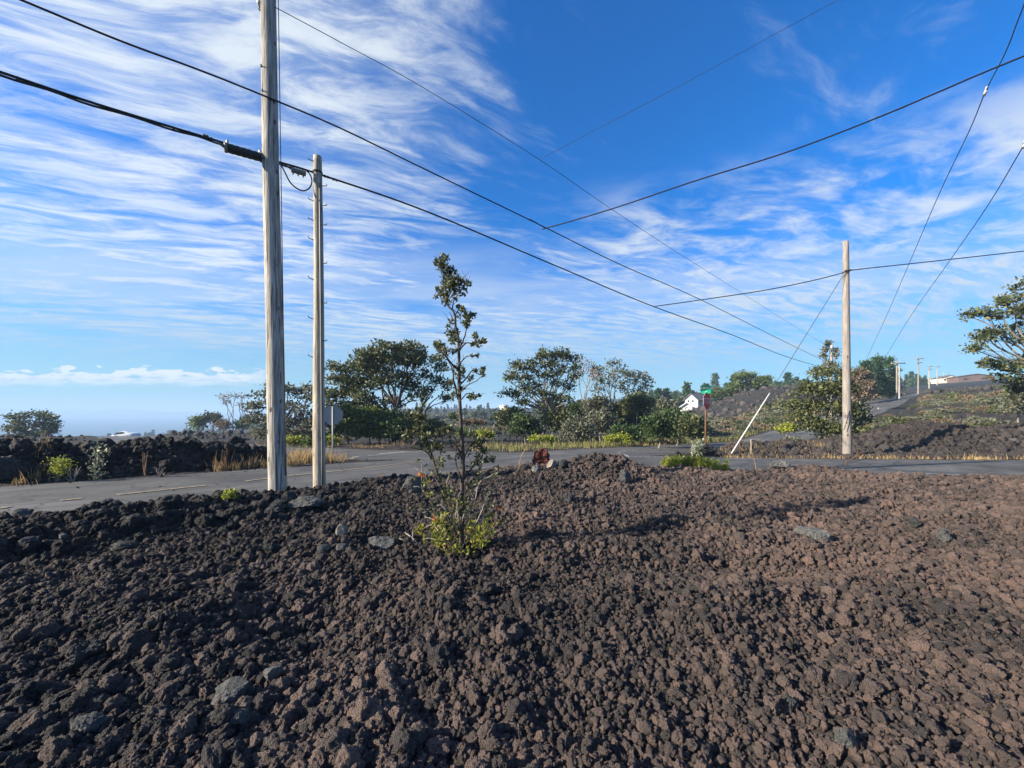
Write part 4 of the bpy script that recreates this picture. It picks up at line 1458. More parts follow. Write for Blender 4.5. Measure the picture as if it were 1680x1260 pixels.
def crown(name, label, cat, d, base_px, fork_px, blobs, leaf='leaf_ohia', bark='bark_dark', dens=2.2, per=16, sig=0.24, size=0.17,
          trunk_r=0.16, group=None, stems=1, twig=0.35, base_z=None, ratio=0.5, shell=0.22, depth=0.9, fork_spread=0.0, sub_r=0.035):
    """tree or bush: trunk, limbs reaching into each lobe of the crown, tufts of leaves at the twig ends.
    blobs: lobes of the crown (photo px: x, y, rx, ry) at distance d"""
    k = d / FPX
    bx = (base_px[0] - CX) * k
    bz = Hs(bx, d) if base_z is None else base_z
    org = Vector((bx, d, bz))
    root = empty(name, org, label, cat, group)
    tr = MB(org)
    fork = at(fork_px[0], fork_px[1], d)
    tips_all = []
    forks = []
    for s in range(stems):
        f = fork + Vector((RNG.uniform(-1, 1) * fork_spread, RNG.uniform(-1, 1) * (fork_spread + 0.3 * (stems > 1)), RNG.uniform(-.3, .3) * (stems > 1)))
        b0 = org + Vector((RNG.uniform(-.3, .3), RNG.uniform(-.3, .3), 0)) * (stems > 1)
        m = b0.lerp(f, 0.5) + Vector((RNG.uniform(-.15, .15), RNG.uniform(-.15, .15), 0))
        rr = trunk_r * (0.75 if stems > 1 else 1)
        tr.tube(spline([b0 + Vector((0, 0, -0.3)), b0, m, f], 3), [rr * (1.25 - 0.5 * i / 9) for i in range(10)], 8, wob=0.06)
        forks.append(f)
    for (px, py, rx, ry) in blobs:
        c = at(px, py, d)
        rad = np.array([rx * k, max(rx, ry) * k * depth, ry * k])
        c = c + Vector((0, RNG.uniform(-0.55, 0.55) * max(rx, ry) * k * 1.3, 0))
        f = min(forks, key=lambda q: (q - c).length + RNG.uniform(0, 0.5))
        inner = Vector((c.x, c.y, c.z - 0.35 * rad[2]))
        L = (inner - f).length
        mids = [f, f.lerp(inner, .35) + Vector((RNG.uniform(-1, 1), RNG.uniform(-1, 1), RNG.uniform(-.4, .9))) * L * .09,
                f.lerp(inner, .7) + Vector((RNG.uniform(-1, 1), RNG.uniform(-1, 1), RNG.uniform(-.3, .7))) * L * .09, inner]
        pts = spline(mids, 4)
        r0 = trunk_r * 0.42
        sr = min(sub_r * 0.7, r0)
        tr.tube(pts, [r0 + (sr - r0) * i / (len(pts) - 1) for i in range(len(pts))], 6, cap=False)
        area = math.pi * rad[0] * rad[2] * 2
        n = max(6, int(dens * area * 1.45))
        u = rand_unit(n)
        u[:, 2] = np.where(u[:, 2] < -0.35, -u[:, 2] * 0.6, u[:, 2])
        t = u * (shell + (1 - shell) * RNG.uniform(0, 1, n) ** 0.6)[:, None] * rad
        T = np.array(c) + t
        tips_all.append(T)
        for q in T[: int(len(T) * twig)]:
            q = Vector(q)
            s = pts[int(RNG.integers(len(pts) // 2, len(pts)))]
            mid = s.lerp(q, .55) + Vector((RNG.uniform(-1, 1), RNG.uniform(-1, 1), RNG.uniform(-.2, .8))) * (q - s).length * .13
            tr.tube([s, mid, q], [sr * .9, sr * .55, sr * .25], 4, cap=False)
    tr.build('trunk', M[bark], root)
    T = np.concatenate(tips_all) - np.array(org)
    V, F = clump_leaves(T, int(per * 2.1), sig * 1.1, size * 1.3, ratio=ratio * 1.25)
    link('crown', mesh_np('crown', V, F, M[leaf]), root)
    return root


def build_trees():
    # big tree across the road, left of the sapling
    crown('tree', 'tallest dark green tree across the road, rising behind the sapling and the grey sign back', 'tree', 30, (650, 729), (648, 672),
          [(583, 606, 26, 20), (608, 588, 28, 18), (560, 625, 22, 20), (640, 577, 30, 16), (672, 574, 24, 15), (655, 598, 32, 18), (622, 612, 30, 18), (590, 632, 28, 18), (548, 652, 18, 20), (600, 655, 24, 14),
           (690, 598, 14, 16), (640, 630, 26, 14), (572, 668, 22, 14), (556, 604, 16, 12), (668, 620, 20, 12), (676, 592, 22, 14), (692, 588, 12, 10), (628, 590, 22, 12), (548, 672, 16, 16), (604, 676, 24, 13), (642, 662, 20, 12), (686, 652, 16, 12), (676, 634, 18, 12), (610, 602, 26, 14), (574, 646, 22, 16)], 'leaf_ohia', 'bark_dark', 2.6, 15, .23, .16, .19, 'trees across the road', stems=3, fork_spread=.6)
    crown('tree', 'smaller dark tree touching the right side of the tallest tree', 'tree', 31, (700, 728), (702, 672),
          [(712, 592, 16, 14), (724, 606, 13, 16), (702, 618, 15, 15), (716, 628, 16, 13), (730, 634, 12, 12), (699, 642, 12, 12), (728, 655, 10, 9)], 'leaf_ohia', 'bark_dark', 2.0, 13, .22, .15, .11, 'trees across the road', stems=2, fork_spread=.4)
    for px, py, rx, ry, lab, lf, d in ((572, 694, 27, 34, 'leafy green bush beside the grey sign back at the road', 'leaf_green', 27.5), (607, 696, 24, 32, 'leafy bush under the left side of the tallest tree', 'leaf_green', 28),
                                       (640, 700, 24, 28, 'dark bush at the foot of the tallest tree trunk', 'leaf_dark', 28), (676, 698, 24, 26, 'olive bush under the right side of the tallest tree', 'leaf_ohia', 29),
                                       (712, 705, 20, 16, 'olive bush behind the leafy left stem of the sapling', 'leaf_ohia', 30)):
        crown('bush', lab, 'bush', d, (px, 728), (px, py + 10), [(px - rx * .4, py, rx * .6, ry * .85), (px + rx * .4, py + 3, rx * .6, ry * .8), (px, py - ry * .35, rx * .6, ry * .6), (px - rx * .5, py + ry * .5, rx * .5, ry * .45), (px + rx * .5, py + ry * .5, rx * .5, ry * .45)],
              lf, 'bark_dark', 4.5, 14, .2, .15, .05, 'bushes under the trees across the road', twig=.1, shell=.5, sub_r=.02)
    # tree right of the sapling
    crown('tree', 'broad ohia like tree with open layered crown right of the sapling', 'tree', 32, (889, 722), (897, 676),
          [(847, 604, 16, 12), (838, 622, 12, 14), (858, 622, 16, 10), (890, 584, 16, 10), (912, 584, 22, 12), (930, 592, 18, 12), (905, 600, 26, 10), (942, 606, 12, 9), (872, 610, 14, 8), (834, 646, 13, 6), (856, 648, 16, 9), (880, 646, 16, 9), (918, 630, 16, 9), (935, 636, 12, 8),
           (940, 622, 12, 6), (905, 652, 16, 8), (868, 662, 20, 10), (895, 618, 14, 7), (846, 676, 18, 10), (926, 656, 16, 9), (884, 632, 16, 8), (916, 612, 18, 8), (860, 636, 16, 9), (880, 598, 18, 9)], 'leaf_ohia', 'bark_grey', 2.4, 14, .21, .15, .16, 'trees across the road', stems=2, fork_spread=.5, twig=.5)
    crown('tree', 'thin pinkish tree with sparse crown touching the broad layered tree', 'tree', 38, (958, 720), (958, 664), [(960, 596, 12, 10), (968, 608, 12, 9), (952, 612, 9, 8), (975, 618, 9, 8)], 'leaf_pink', 'bark_grey', 1.5, 9, .24, .15, .10, 'trees across the road', twig=.8)
    crown('tree', 'grey sparse tree in the middle of the row across the road', 'tree', 37, (1003, 720), (1003, 668), [(988, 606, 14, 11), (1004, 600, 12, 10), (1016, 612, 12, 12), (1000, 620, 16, 9), (985, 626, 12, 8), (1010, 632, 12, 8), (982, 640, 12, 8)], 'leaf_grey', 'bark_grey', 1.9, 10, .24, .15, .12, 'trees across the road', twig=.8)
    crown('tree', 'round topped grey tree at the right end of the row', 'tree', 38, (1040, 722), (1036, 672), [(1032, 616, 14, 9), (1048, 616, 16, 10), (1062, 622, 10, 9), (1040, 628, 16, 8), (1056, 634, 13, 8), (1026, 640, 12, 8), (1048, 646, 14, 8)], 'leaf_grey', 'bark_grey', 1.9, 11, .24, .15, .12, 'trees across the road', twig=.8)
    bl = [(835, 688, 24, 20, 'leaf_ohia', 'dark bush left of the broad layered tree'), (862, 700, 26, 22, 'leaf_dark', 'deep green bush at the foot of the broad layered tree'), (918, 690, 24, 22, 'leaf_ohia', 'olive bush right of the broad layered tree trunk'),
          (950, 676, 26, 20, 'leaf_dark', 'dark bush under the thin pinkish tree'), (948, 706, 26, 20, 'leaf_grey', 'grey green bush at the road below the thin pinkish tree'), (985, 696, 28, 24, 'leaf_grey', 'tall grey green bush below the sparse middle tree'),
          (1018, 684, 26, 26, 'leaf_ohia', 'olive bush between the sparse middle tree and round topped one'), (1030, 712, 22, 16, 'leaf_dark', 'low dark bush behind the lime shrub'), (1058, 688, 24, 28, 'leaf_ohia', 'tall olive bush below the round topped tree'),
          (1080, 700, 24, 24, 'leaf_dark', 'dark green bush right of the lime shrub'), (1110, 696, 24, 28, 'leaf_dark', 'dark green bush left of the stop sign'), (1090, 672, 20, 16, 'leaf_grey', 'grey bush standing behind the dark green pair'),
          (1136, 704, 20, 22, 'leaf_ohia', 'olive bush directly behind the stop sign post'), (905, 672, 22, 20, 'leaf_ohia', 'tall olive bush just behind the broad layered tree trunk'),
          (978, 668, 22, 20, 'leaf_grey', 'grey green bush rising behind the sparse middle tree trunk'), (1046, 664, 22, 20, 'leaf_ohia', 'olive bush filling the gap under the round topped crown')]
    for i, (px, py, rx, ry, lf, lab) in enumerate(bl):
        d = 31 + (i * 3) % 5 + (4 if py < 690 else 0) - (5 if py > 698 else 0)
        if px > 1060:
            d -= 5
        crown('bush', lab, 'bush', d, (px, py + ry), (px, py + ry * .5), [(px - rx * .4, py, rx * .65, ry * .85), (px + rx * .4, py + 2, rx * .65, ry * .8), (px, py - ry * .4, rx * .6, ry * .6), (px - rx * .5, py + ry * .5, rx * .5, ry * .5), (px + rx * .5, py + ry * .5, rx * .5, ry * .5)],
              lf, 'bark_grey', 3.6, 13, .22, .15, .06, 'bushes under the trees across the road', twig=.18, shell=.5, sub_r=.025, base_z=None)
    # low yellow-green shrubs on the far verge
    for px, py, rx, ry, d, lf, lab in ((1014, 720, 19, 8, 25, 'leaf_lime', 'bright lime shrub on the far verge below the grey trees'), (893, 721, 26, 6, 25.5, 'leaf_lime', 'long low yellow green shrub at the foot of the broad layered tree'),
                                       (797, 714, 16, 9, 27, 'leaf_lime', 'yellow green shrub on the verge just right of the sapling trunk'), (481, 725, 20, 9, 24, 'leaf_lime', 'yellow green shrub between the tall pole and the stub'),
                                       (544, 724, 12, 10, 24.5, 'leaf_lime', 'small yellow green shrub behind the grey sign post'), (505, 726, 9, 8, 23.5, 'leaf_green', 'small green shrub left of the stub pole'),
                                       (760, 712, 14, 9, 28, 'leaf_green', 'green shrub hidden behind the sapling trunk'), (1290, 703, 14, 10, 24, 'leaf_lime', 'yellow green shrub left of the big leafy bush'),
                                       (775, 694, 22, 8, 40, 'leaf_rust', 'reddish brown shrub beyond the yellow green one by the sapling')):
        crown('shrub', lab, 'shrub', d, (px, py + ry), (px, py + ry * .5), [(px - rx * .5, py + 1, rx * .55, ry), (px + rx * .5, py + 1, rx * .55, ry * .9), (px, py - 1, rx * .6, ry)],
              lf, 'bark_grey', 9, 13, .11, .11, .025, 'low shrubs on the far verge', twig=.05, sub_r=.012)
    # left side
    crown('tree', 'shaggy grey green tree behind the tall pole, branching close to the ground', 'tree', 26, (450, 737), (452, 700),
          [(432, 648, 14, 9), (420, 668, 18, 12), (440, 664, 16, 12), (470, 640, 12, 11), (486, 646, 15, 11), (500, 640, 13, 10), (510, 655, 14, 12), (478, 668, 15, 10), (498, 676, 18, 12), (412, 690, 16, 14), (432, 692, 18, 16), (424, 712, 20, 14), (448, 710, 16, 14), (480, 696, 18, 16), (508, 700, 18, 18), (470, 716, 16, 12), (495, 718, 16, 10), (525, 690, 14, 18), (446, 634, 7, 6), (520, 640, 8, 8)],
          'leaf_grey', 'bark_dark', 3.0, 13, .19, .13, .10, 'trees beyond the road', stems=4, fork_spread=.9, twig=.5, sub_r=.025)
    crown('tree', 'flat topped bare tree with thin pale limbs beyond the lava bank', 'tree', 90, (381, 706), (382, 688), [(366, 652, 6, 4), (376, 650, 7, 4), (386, 651, 6, 4), (398, 652, 5, 4), (372, 660, 4, 3), (394, 664, 5, 4), (403, 672, 4, 4)], 'leaf_pink', 'bark_grey', .9, 6, .4, .22, .16, 'trees beyond the lava bank', stems=3, fork_spread=.8, twig=.9, sub_r=.07)
    for px, py, rx, ry, d, lf, lab in ((326, 694, 14, 12, 88, 'leaf_green', 'low green tree left of the flat topped bare one'), (350, 689, 16, 13, 89, 'leaf_ohia', 'rounded olive tree just left of the bare trunks'), (366, 698, 12, 8, 86, 'leaf_rust', 'low brownish bush at the foot of the bare tree'), (398, 696, 14, 9, 88, 'leaf_dark', 'dark bush between the bare tree and shaggy one')):
        crown('tree' if ry > 10 else 'bush', lab, 'tree' if ry > 10 else 'bush', d, (px, 706), (px, py + 6), [(px - rx * .5, py, rx * .6, ry * .7), (px + rx * .4, py - 1, rx * .6, ry * .75), (px, py - ry * .4, rx * .6, ry * .5), (px + rx * .2, py + ry * .5, rx * .8, ry * .5)], lf, 'bark_grey', .9, 14, .45, .3, .16, 'trees beyond the lava bank', twig=.3, sub_r=.06)
    crown('tree', 'lone wide spreading tree at the far left above the lava bank', 'tree', 60, (50, 728), (52, 708), [(28, 694, 13, 8), (40, 686, 14, 7), (56, 682, 16, 7), (72, 688, 14, 8), (82, 700, 9, 9), (32, 706, 16, 9), (54, 700, 20, 9), (74, 710, 14, 9), (44, 716, 18, 8), (64, 718, 16, 7), (20, 704, 8, 5)], 'leaf_ohia', 'bark_grey', 1.3, 15, .33, .22, .2, 'trees beyond the lava bank', twig=.5, sub_r=.05)
    # right side
    crown('bush', 'big leafy bush wrapped round the grey pole beside the brown pole', 'bush', 22, (1352, 726), (1352, 700),
          [(1340, 616, 16, 10), (1362, 610, 18, 12), (1384, 618, 16, 14), (1326, 640, 20, 16), (1352, 640, 24, 18), (1380, 645, 20, 18), (1402, 640, 14, 18), (1314, 666, 16, 18), (1340, 672, 24, 20), (1370, 676, 24, 20), (1398, 672, 18, 22), (1414, 690, 12, 18), (1326, 700, 20, 20), (1352, 706, 22, 18), (1380, 706, 20, 14), (1404, 706, 16, 14), (1310, 690, 10, 14)],
          'leaf_olive', 'bark_grey', 5.6, 15, .18, .105, .07, None, stems=4, fork_spread=.7, twig=.2, sub_r=.02)
    crown('sapling', 'spindly leafy shoots climbing the top of the grey pole', 'sapling', 40.5, (1358, 700), (1362, 612), [(1357, 564, 3, 2), (1355, 574, 4, 3), (1352, 584, 4, 3), (1372, 574, 4, 3), (1368, 584, 4, 4), (1360, 596, 10, 6), (1372, 600, 8, 5)], 'leaf_grey', 'bark_grey', 3, 8, .16, .16, .06, None, twig=.9, sub_r=.03)
    for i, (px, y0, w, lab) in enumerate(((1422, 592, 24, 'leftmost of the three dark conifers beside the bend'), (1440, 586, 26, 'tallest middle conifer beside the bend'), (1460, 588, 22, 'conifer nearest the two close poles at the bend'))):
        bl2 = []
        for j in range(8):
            yy = y0 + 6 + j * 7.5
            ww = w * (0.25 + 0.55 * (j / 7) ** .7)
            bl2 += [(px - ww * .45, yy + 2, ww * .42, 5.5), (px + ww * .45, yy, ww * .42, 5.5)]
        crown('pine_tree', lab, 'pine tree', 66 + 3 * i, (px, 657), (px, y0 + 18), bl2 + [(px, y0 + 4, 3, 5)], 'leaf_pine', 'bark_dark', 2.0, 14, .30, .26, .16, 'conifers beside the climbing road', twig=.1, sub_r=.05, ratio=.3)
    crown('bush', 'brownish bush in front of the conifers, behind the brown pole', 'bush', 58, (1412, 664), (1412, 650), [(1402, 616, 12, 10), (1418, 620, 12, 10), (1405, 634, 14, 12), (1422, 640, 12, 14), (1408, 652, 14, 10)], 'leaf_rust', 'bark_grey', 1.7, 14, .32, .24, .12, None, twig=.3, sub_r=.05)
    crown('tree', 'round crowned green tree with a white trunk on the lava hill', 'tree', 95, (1224, 655), (1222, 648), [(1208, 622, 10, 7), (1220, 618, 12, 7), (1234, 618, 12, 7), (1248, 626, 10, 8), (1214, 634, 14, 8), (1232, 632, 14, 8), (1250, 636, 8, 7), (1204, 634, 7, 7), (1240, 642, 12, 5)], 'leaf_green', 'bark_pale', 1.0, 16, .5, .32, .28, None, twig=.5, sub_r=.09)
    crown('bush', 'yellowish green bush left of the white trunked tree on the hill', 'bush', 98, (1190, 654), (1190, 648), [(1180, 644, 10, 7), (1196, 642, 10, 7), (1206, 648, 8, 6), (1170, 650, 8, 5)], 'leaf_green', 'bark_grey', 1.0, 14, .5, .32, .15, None, twig=.2, sub_r=.06)
    # tree reaching in from the right edge
    crown('tree', 'near ohia like tree with tiered boughs reaching in at the right edge', 'tree', 20, (1748, 745), (1735, 640),
          [(1676, 470, 12, 16), (1664, 492, 18, 10), (1640, 498, 10, 8), (1614, 514, 14, 9), (1634, 520, 16, 8), (1652, 512, 14, 8), (1600, 516, 8, 6), (1622, 546, 16, 8), (1604, 558, 9, 7), (1648, 548, 18, 8), (1672, 536, 14, 8), (1596, 572, 7, 4), (1668, 560, 14, 7), (1630, 602, 16, 9), (1618, 596, 8, 6), (1652, 606, 16, 10), (1676, 600, 12, 10),
           (1640, 624, 14, 9), (1668, 628, 14, 10), (1700, 470, 22, 18), (1720, 510, 26, 16), (1705, 550, 24, 14), (1715, 590, 24, 16), (1750, 540, 30, 26), (1740, 480, 26, 22), (1760, 600, 30, 24), (1700, 640, 24, 14)], 'leaf_ohia', 'bark_grey', 4.4, 12, .15, .115, .17, None, stems=2, fork_spread=.3, twig=.6, sub_r=.025)
    crown('bush', 'green bush under the boughs of the tree at the right edge', 'bush', 22, (1672, 690), (1672, 680), [(1660, 655, 14, 10), (1680, 648, 14, 12), (1668, 672, 20, 12), (1700, 665, 24, 18)], 'leaf_grey', 'bark_grey', 4, 12, .16, .12, .05, None, twig=.3, sub_r=.02)


# ------------------------------------------------------------------ sapling in the foreground
def z6(X, Y):
    return (600 + X / 4.847, 400 + Y / 4.847)


def z7(X, Y):
    return (600 + X / 4.667, 660 + Y / 4.667)


def build_sapling():
    D = 4.62
    bx = (757 - CX) / FPX * D
    org = Vector((bx, D, Hs(bx, D)))
    root = empty('sapling', org, 'tall thin sapling with sparse leaves standing alone on the lava in front', 'sapling')
    bark, pale = MB(org), MB(org)
    tips, low, flame = [], [], []

    def br(mb, px, r0, r1, d0=0.0, d1=0.0, n=7, sub=4):
        P = [at(x, y, D + d0 + (d1 - d0) * i / (len(px) - 1)) for i, (x, y) in enumerate(px)]
        P = spline(P, sub)
        for i in range(1, len(P)):
            P[i] += Vector((random.uniform(-1, 1), random.uniform(-1, 1), random.uniform(-1, 1))) * 0.004
        mb.tube(P, [r0 + (r1 - r0) * i / (len(P) - 1) for i in range(len(P))], n, wob=0.08)
        return P
    trunk = br(bark, [(757, 900), (757, 874), (758, 845), (757.5, 810), (759.6, 767), (759.4, 746), (757.5, 714), (755, 681), (754.5, 658), (753.3, 620), (752.8, 586), (752.5, 560), (747.5, 536), (746, 516), (742, 508), (734, 500), (732, 482), (730, 462), (727, 441), (722, 424)], .031, .006, 0, .05, 9)
    b = lambda pts, r0=.010, r1=.004, d0=0., d1=0., zf=z6: br(bark, [zf(*p) for p in pts], r0, r1, d0, d1, 6)
    L = []
    L.append(b([(690, 530), (700, 450), (750, 385), (800, 320), (825, 300)], .008, .003, .05, .2))
    L.append(b([(650, 490), (600, 400), (565, 380), (545, 420)], .006, .002, .05, -.1))
    L.append(b([(655, 430), (700, 320), (690, 240), (700, 200)], .006, .002, .05, .1))
    L.append(b([(660, 330), (740, 330), (770, 280)], .005, .002, .05, -.08))
    L.append(b([(710, 570), (740, 520), (765, 500), (800, 560), (815, 600), (860, 560)], .007, .002, .05, .18))
    L.append(b([(815, 600), (805, 660)], .004, .002, .15, .18))
    L.append(b([(695, 600), (665, 545)], .005, .003, .0, -.05))
    L.append(b([(738, 840), (780, 760), (800, 680), (795, 590)], .011, .003, .0, .15))
    L.append(b([(745, 850), (800, 790), (870, 800), (920, 790), (960, 760)], .009, .003, 0, .2))
    L.append(b([(870, 800), (880, 720)], .005, .002, .1, .15))
    L.append(b([(735, 720), (690, 680), (665, 640), (675, 610)], .006, .002, 0, -.12))
    L.append(b([(735, 760), (690, 740), (650, 710)], .007, .002, 0, -.1))
    L.append(b([(735, 1000), (690, 960), (640, 900), (600, 850), (580, 790)], .014, .004, 0, -.2))
    L.append(b([(640, 900), (690, 850), (720, 830)], .006, .002, -.1, 0))
    L.append(b([(740, 960), (800, 900), (860, 890), (910, 880)], .008, .002, 0, .15))
    L.append(b([(740, 1130), (790, 1080), (850, 1010), (900, 1040), (940, 990)], .011, .003, 0, .22))
    L.append(b([(745, 1200), (800, 1130), (880, 1090), (935, 1040)], .009, .003, 0, -.15))
    L.append(b([(745, 1250), (810, 1190), (860, 1200), (920, 1210)], .008, .002, 0, .1))
    L.append(b([(735, 1240), (700, 1100), (690, 1000), (640, 900)], .012, .004, .05, -.1))
    L.append(b([(730, 1170), (700, 1060), (715, 980)], .006, .002, 0, .1))
    T7 = [
        ([(700, 1010), (650, 900), (600, 780), (580, 660), (555, 560), (520, 450), (480, 330), (450, 230), (425, 140), (410, 70)], .024, .005, .05, -.12),
        ([(520, 445), (450, 370), (375, 355), (330, 338)], .010, .004, -.03, -.2),
        ([(520, 450), (490, 360), (520, 290), (560, 250), (610, 200)], .010, .003, -.03, .1),
        ([(480, 330), (400, 270), (330, 230), (300, 220)], .008, .002, -.06, -.2),
        ([(545, 520), (580, 450), (560, 340), (575, 300)], .008, .003, 0, .1),
        ([(740, 600), (800, 520), (830, 480), (880, 460), (940, 460), (995, 435)], .013, .003, .02, .2),
        ([(830, 480), (850, 420), (900, 370), (920, 380)], .007, .003, .1, .15),
        ([(735, 620), (700, 500), (690, 400), (700, 330)], .010, .003, -.03, .1),
        ([(755, 430), (790, 350), (850, 310), (880, 330)], .008, .002, 0, .12),
        ([(730, 380), (660, 300), (640, 270)], .008, .002, 0, -.1),
        ([(745, 480), (700, 330), (660, 220), (690, 130)], .009, .003, .05, .15),
    ]
    for pts, r0, r1, d0, d1 in T7:
        L.append(b(pts, r0, r1, d0, d1, z7))
    pt = lambda pts, r0=.007, r1=.003, d0=0., d1=0.: br(pale, [z7(*p) for p in pts], r0, r1, d0, d1, 6)
    W = []
    for pts in ([(650, 920), (655, 700), (655, 520)], [(660, 900), (600, 720), (530, 580), (480, 545)], [(700, 1000), (600, 800), (490, 810), (460, 840), (395, 850)], [(760, 960), (820, 720), (880, 600), (885, 500)], [(740, 900), (790, 720), (795, 600)],
                [(780, 1000), (845, 920), (930, 850), (970, 790), (985, 765)], [(700, 960), (650, 850), (740, 840), (830, 810)], [(740, 1120), (770, 1040), (790, 1000)], [(620, 860), (560, 740), (480, 650)], [(650, 760), (620, 640), (640, 540)], [(840, 740), (870, 620), (960, 560), (985, 545)],
                [(560, 980), (500, 940), (440, 970)], [(690, 900), (690, 760), (660, 640)], [(850, 920), (900, 800), (905, 760)], [(430, 560), (425, 440)], [(600, 1000), (520, 900), (450, 880)], [(620, 1040), (560, 900), (540, 800)], [(820, 1040), (880, 930), (900, 860)], [(800, 1000), (850, 860), (860, 740)], [(680, 980), (640, 800), (600, 700)], [(720, 960), (700, 800), (715, 700)], [(880, 1060), (960, 980), (1010, 930)], [(600, 1080), (500, 1040), (440, 1050)], [(760, 1000), (800, 880), (790, 790)], [(560, 770), (440, 690), (430, 560)]):
        W.append(pt(pts, .006, .0022, random.uniform(-.15, .05), random.uniform(-.2, .2)))
    # fine dead twigs branching off everything
    for P in L + W:
        for i in range(2, len(P), 3):
            if random.random() < .6:
                v = Vector((random.uniform(-1, 1), random.uniform(-1, 1), random.uniform(-.2, 1))).normalized() * random.uniform(.06, .2)
                q = P[i] + v
                (pale if P in W else bark).tube([P[i], P[i] + v * .5 + Vector((0, 0, random.uniform(-.02, .02))), q], [.0032, .0024, .0014], 4)

    def cl(p, r, n, dep=0.0, store=None, zf=z6):
        c = at(*zf(*p), D + dep)
        rr = r / (4.75) / FPX * D
        (tips if store is None else store).append((c, rr, n))
    for X, Y, r, n in ((600, 130, 45, 26), (565, 150, 30, 12), (640, 110, 25, 12), (600, 180, 40, 24), (640, 200, 40, 26), (690, 215, 30, 18), (640, 260, 45, 30), (700, 270, 40, 24), (755, 300, 35, 22), (810, 310, 25, 12), (650, 320, 50, 34), (700, 340, 45, 28), (620, 380, 45, 26), (590, 385, 30, 14),
                       (560, 425, 16, 5), (650, 420, 50, 30), (730, 385, 30, 14), (640, 460, 35, 14), (775, 345, 25, 12), (740, 505, 20, 12), (770, 520, 22, 14), (800, 570, 28, 20), (850, 565, 26, 16), (800, 640, 26, 18), (820, 600, 22, 14), (675, 615, 20, 10), (655, 655, 18, 8), (660, 710, 28, 16), (700, 745, 40, 30), (720, 700, 28, 16),
                       (690, 770, 30, 16), (740, 770, 20, 8), (875, 730, 22, 14), (890, 790, 30, 18), (940, 775, 25, 16), (850, 800, 20, 8), (590, 810, 40, 26), (610, 850, 45, 34), (570, 800, 25, 12), (650, 850, 25, 10), (700, 850, 25, 12), (890, 885, 20, 9), (850, 890, 15, 5), (760, 1000, 35, 20), (750, 1040, 35, 20), (740, 960, 20, 7), (700, 985, 25, 9),
                       (870, 1010, 18, 8), (925, 1010, 25, 14), (940, 990, 15, 8), (930, 1040, 18, 9), (835, 1070, 25, 11), (860, 1215, 30, 14), (830, 1220, 22, 10), (770, 1150, 20, 7), (700, 1200, 25, 10), (900, 1210, 15, 5), (640, 1000, 20, 6), (670, 1100, 22, 7)):
        cl((X, Y), r * 1.15, int(n * 2.7), random.uniform(-.12, .16))
    for X, Y, r, n in ((410, 60, 28, 16), (440, 30, 22, 12), (390, 110, 32, 20), (430, 120, 25, 14), (340, 90, 15, 6), (400, 200, 30, 16), (450, 190, 30, 18), (420, 260, 35, 20), (480, 250, 28, 14), (310, 240, 32, 22), (300, 280, 22, 12), (340, 270, 32, 20), (350, 230, 22, 10), (460, 130, 22, 8), (520, 330, 22, 12), (560, 340, 32, 18), (500, 350, 20, 9),
                       (600, 215, 30, 15), (640, 190, 26, 13), (580, 250, 22, 8), (660, 220, 20, 8), (665, 105, 28, 16), (570, 450, 32, 16), (580, 480, 24, 10), (870, 430, 30, 18), (910, 375, 26, 13), (930, 430, 20, 8), (830, 470, 18, 6), (790, 240, 22, 7), (840, 250, 24, 9), (850, 290, 24, 10)):
        cl((X, Y), r * 1.15, int(n * 2.3), random.uniform(-.25, .05) if X < 600 else random.uniform(-.05, .2), None, z7)
    for X, Y, r, n in ((460, 610, 26, 22), (490, 700, 22, 9), (560, 910, 40, 26), (540, 960, 35, 24), (600, 920, 45, 26), (550, 1010, 45, 46), (560, 1050, 40, 46), (620, 980, 45, 24), (540, 1080, 30, 26), (560, 1140, 35, 30), (620, 1120, 40, 26), (680, 1130, 45, 36), (660, 1160, 35, 28), (730, 1120, 45, 34), (760, 1150, 35, 26), (800, 960, 45, 34), (820, 940, 30, 22),
                       (840, 1000, 50, 44), (880, 1030, 50, 40), (920, 990, 45, 34), (850, 1080, 45, 36), (900, 1070, 35, 26), (950, 880, 25, 16), (930, 920, 30, 16), (960, 1000, 25, 16), (790, 1050, 40, 22), (700, 900, 35, 14), (740, 770, 45, 24), (690, 760, 35, 16), (650, 730, 30, 14), (640, 690, 26, 9), (780, 850, 40, 20), (800, 800, 30, 14), (400, 970, 30, 26), (430, 985, 18, 10), (720, 960, 45, 16), (660, 1030, 40, 16), (850, 790, 20, 8), (590, 870, 26, 12)):
        cl((X, Y), r * 1.5, int(n * 1.0), random.uniform(-.3, .2), low, z7)
    # sprays of leaves set on short side twigs of the stems and shoots
    pool = [q for P in L[-11:] + W + L[:6] for q in P[len(P) // 4:]]
    for i in range(260):
        q = random.choice(pool)
        v = Vector((random.gauss(0, 1), random.gauss(0, 1), abs(random.gauss(0, .8)))).normalized() * random.uniform(.03, .12)
        e = q + v
        bark.tube([q, q + v * .55 + Vector((0, 0, random.uniform(-.01, .01))), e], [.0034, .0026, .0015], 4)
        h = e.z - org.z
        (low if h < .34 and random.random() < .8 else tips).append((e, .03, random.randint(3, 8)))
    for X, Y, r, n in ((430, 555, 30, 16), (530, 905, 22, 12), (1020, 815, 12, 6)):
        cl((X, Y), r, n, -.1, flame, z7)

    bark.build('trunk', M['bark_dark'], root)
    pale.build('dead_branch', M['twig_pale'], root)

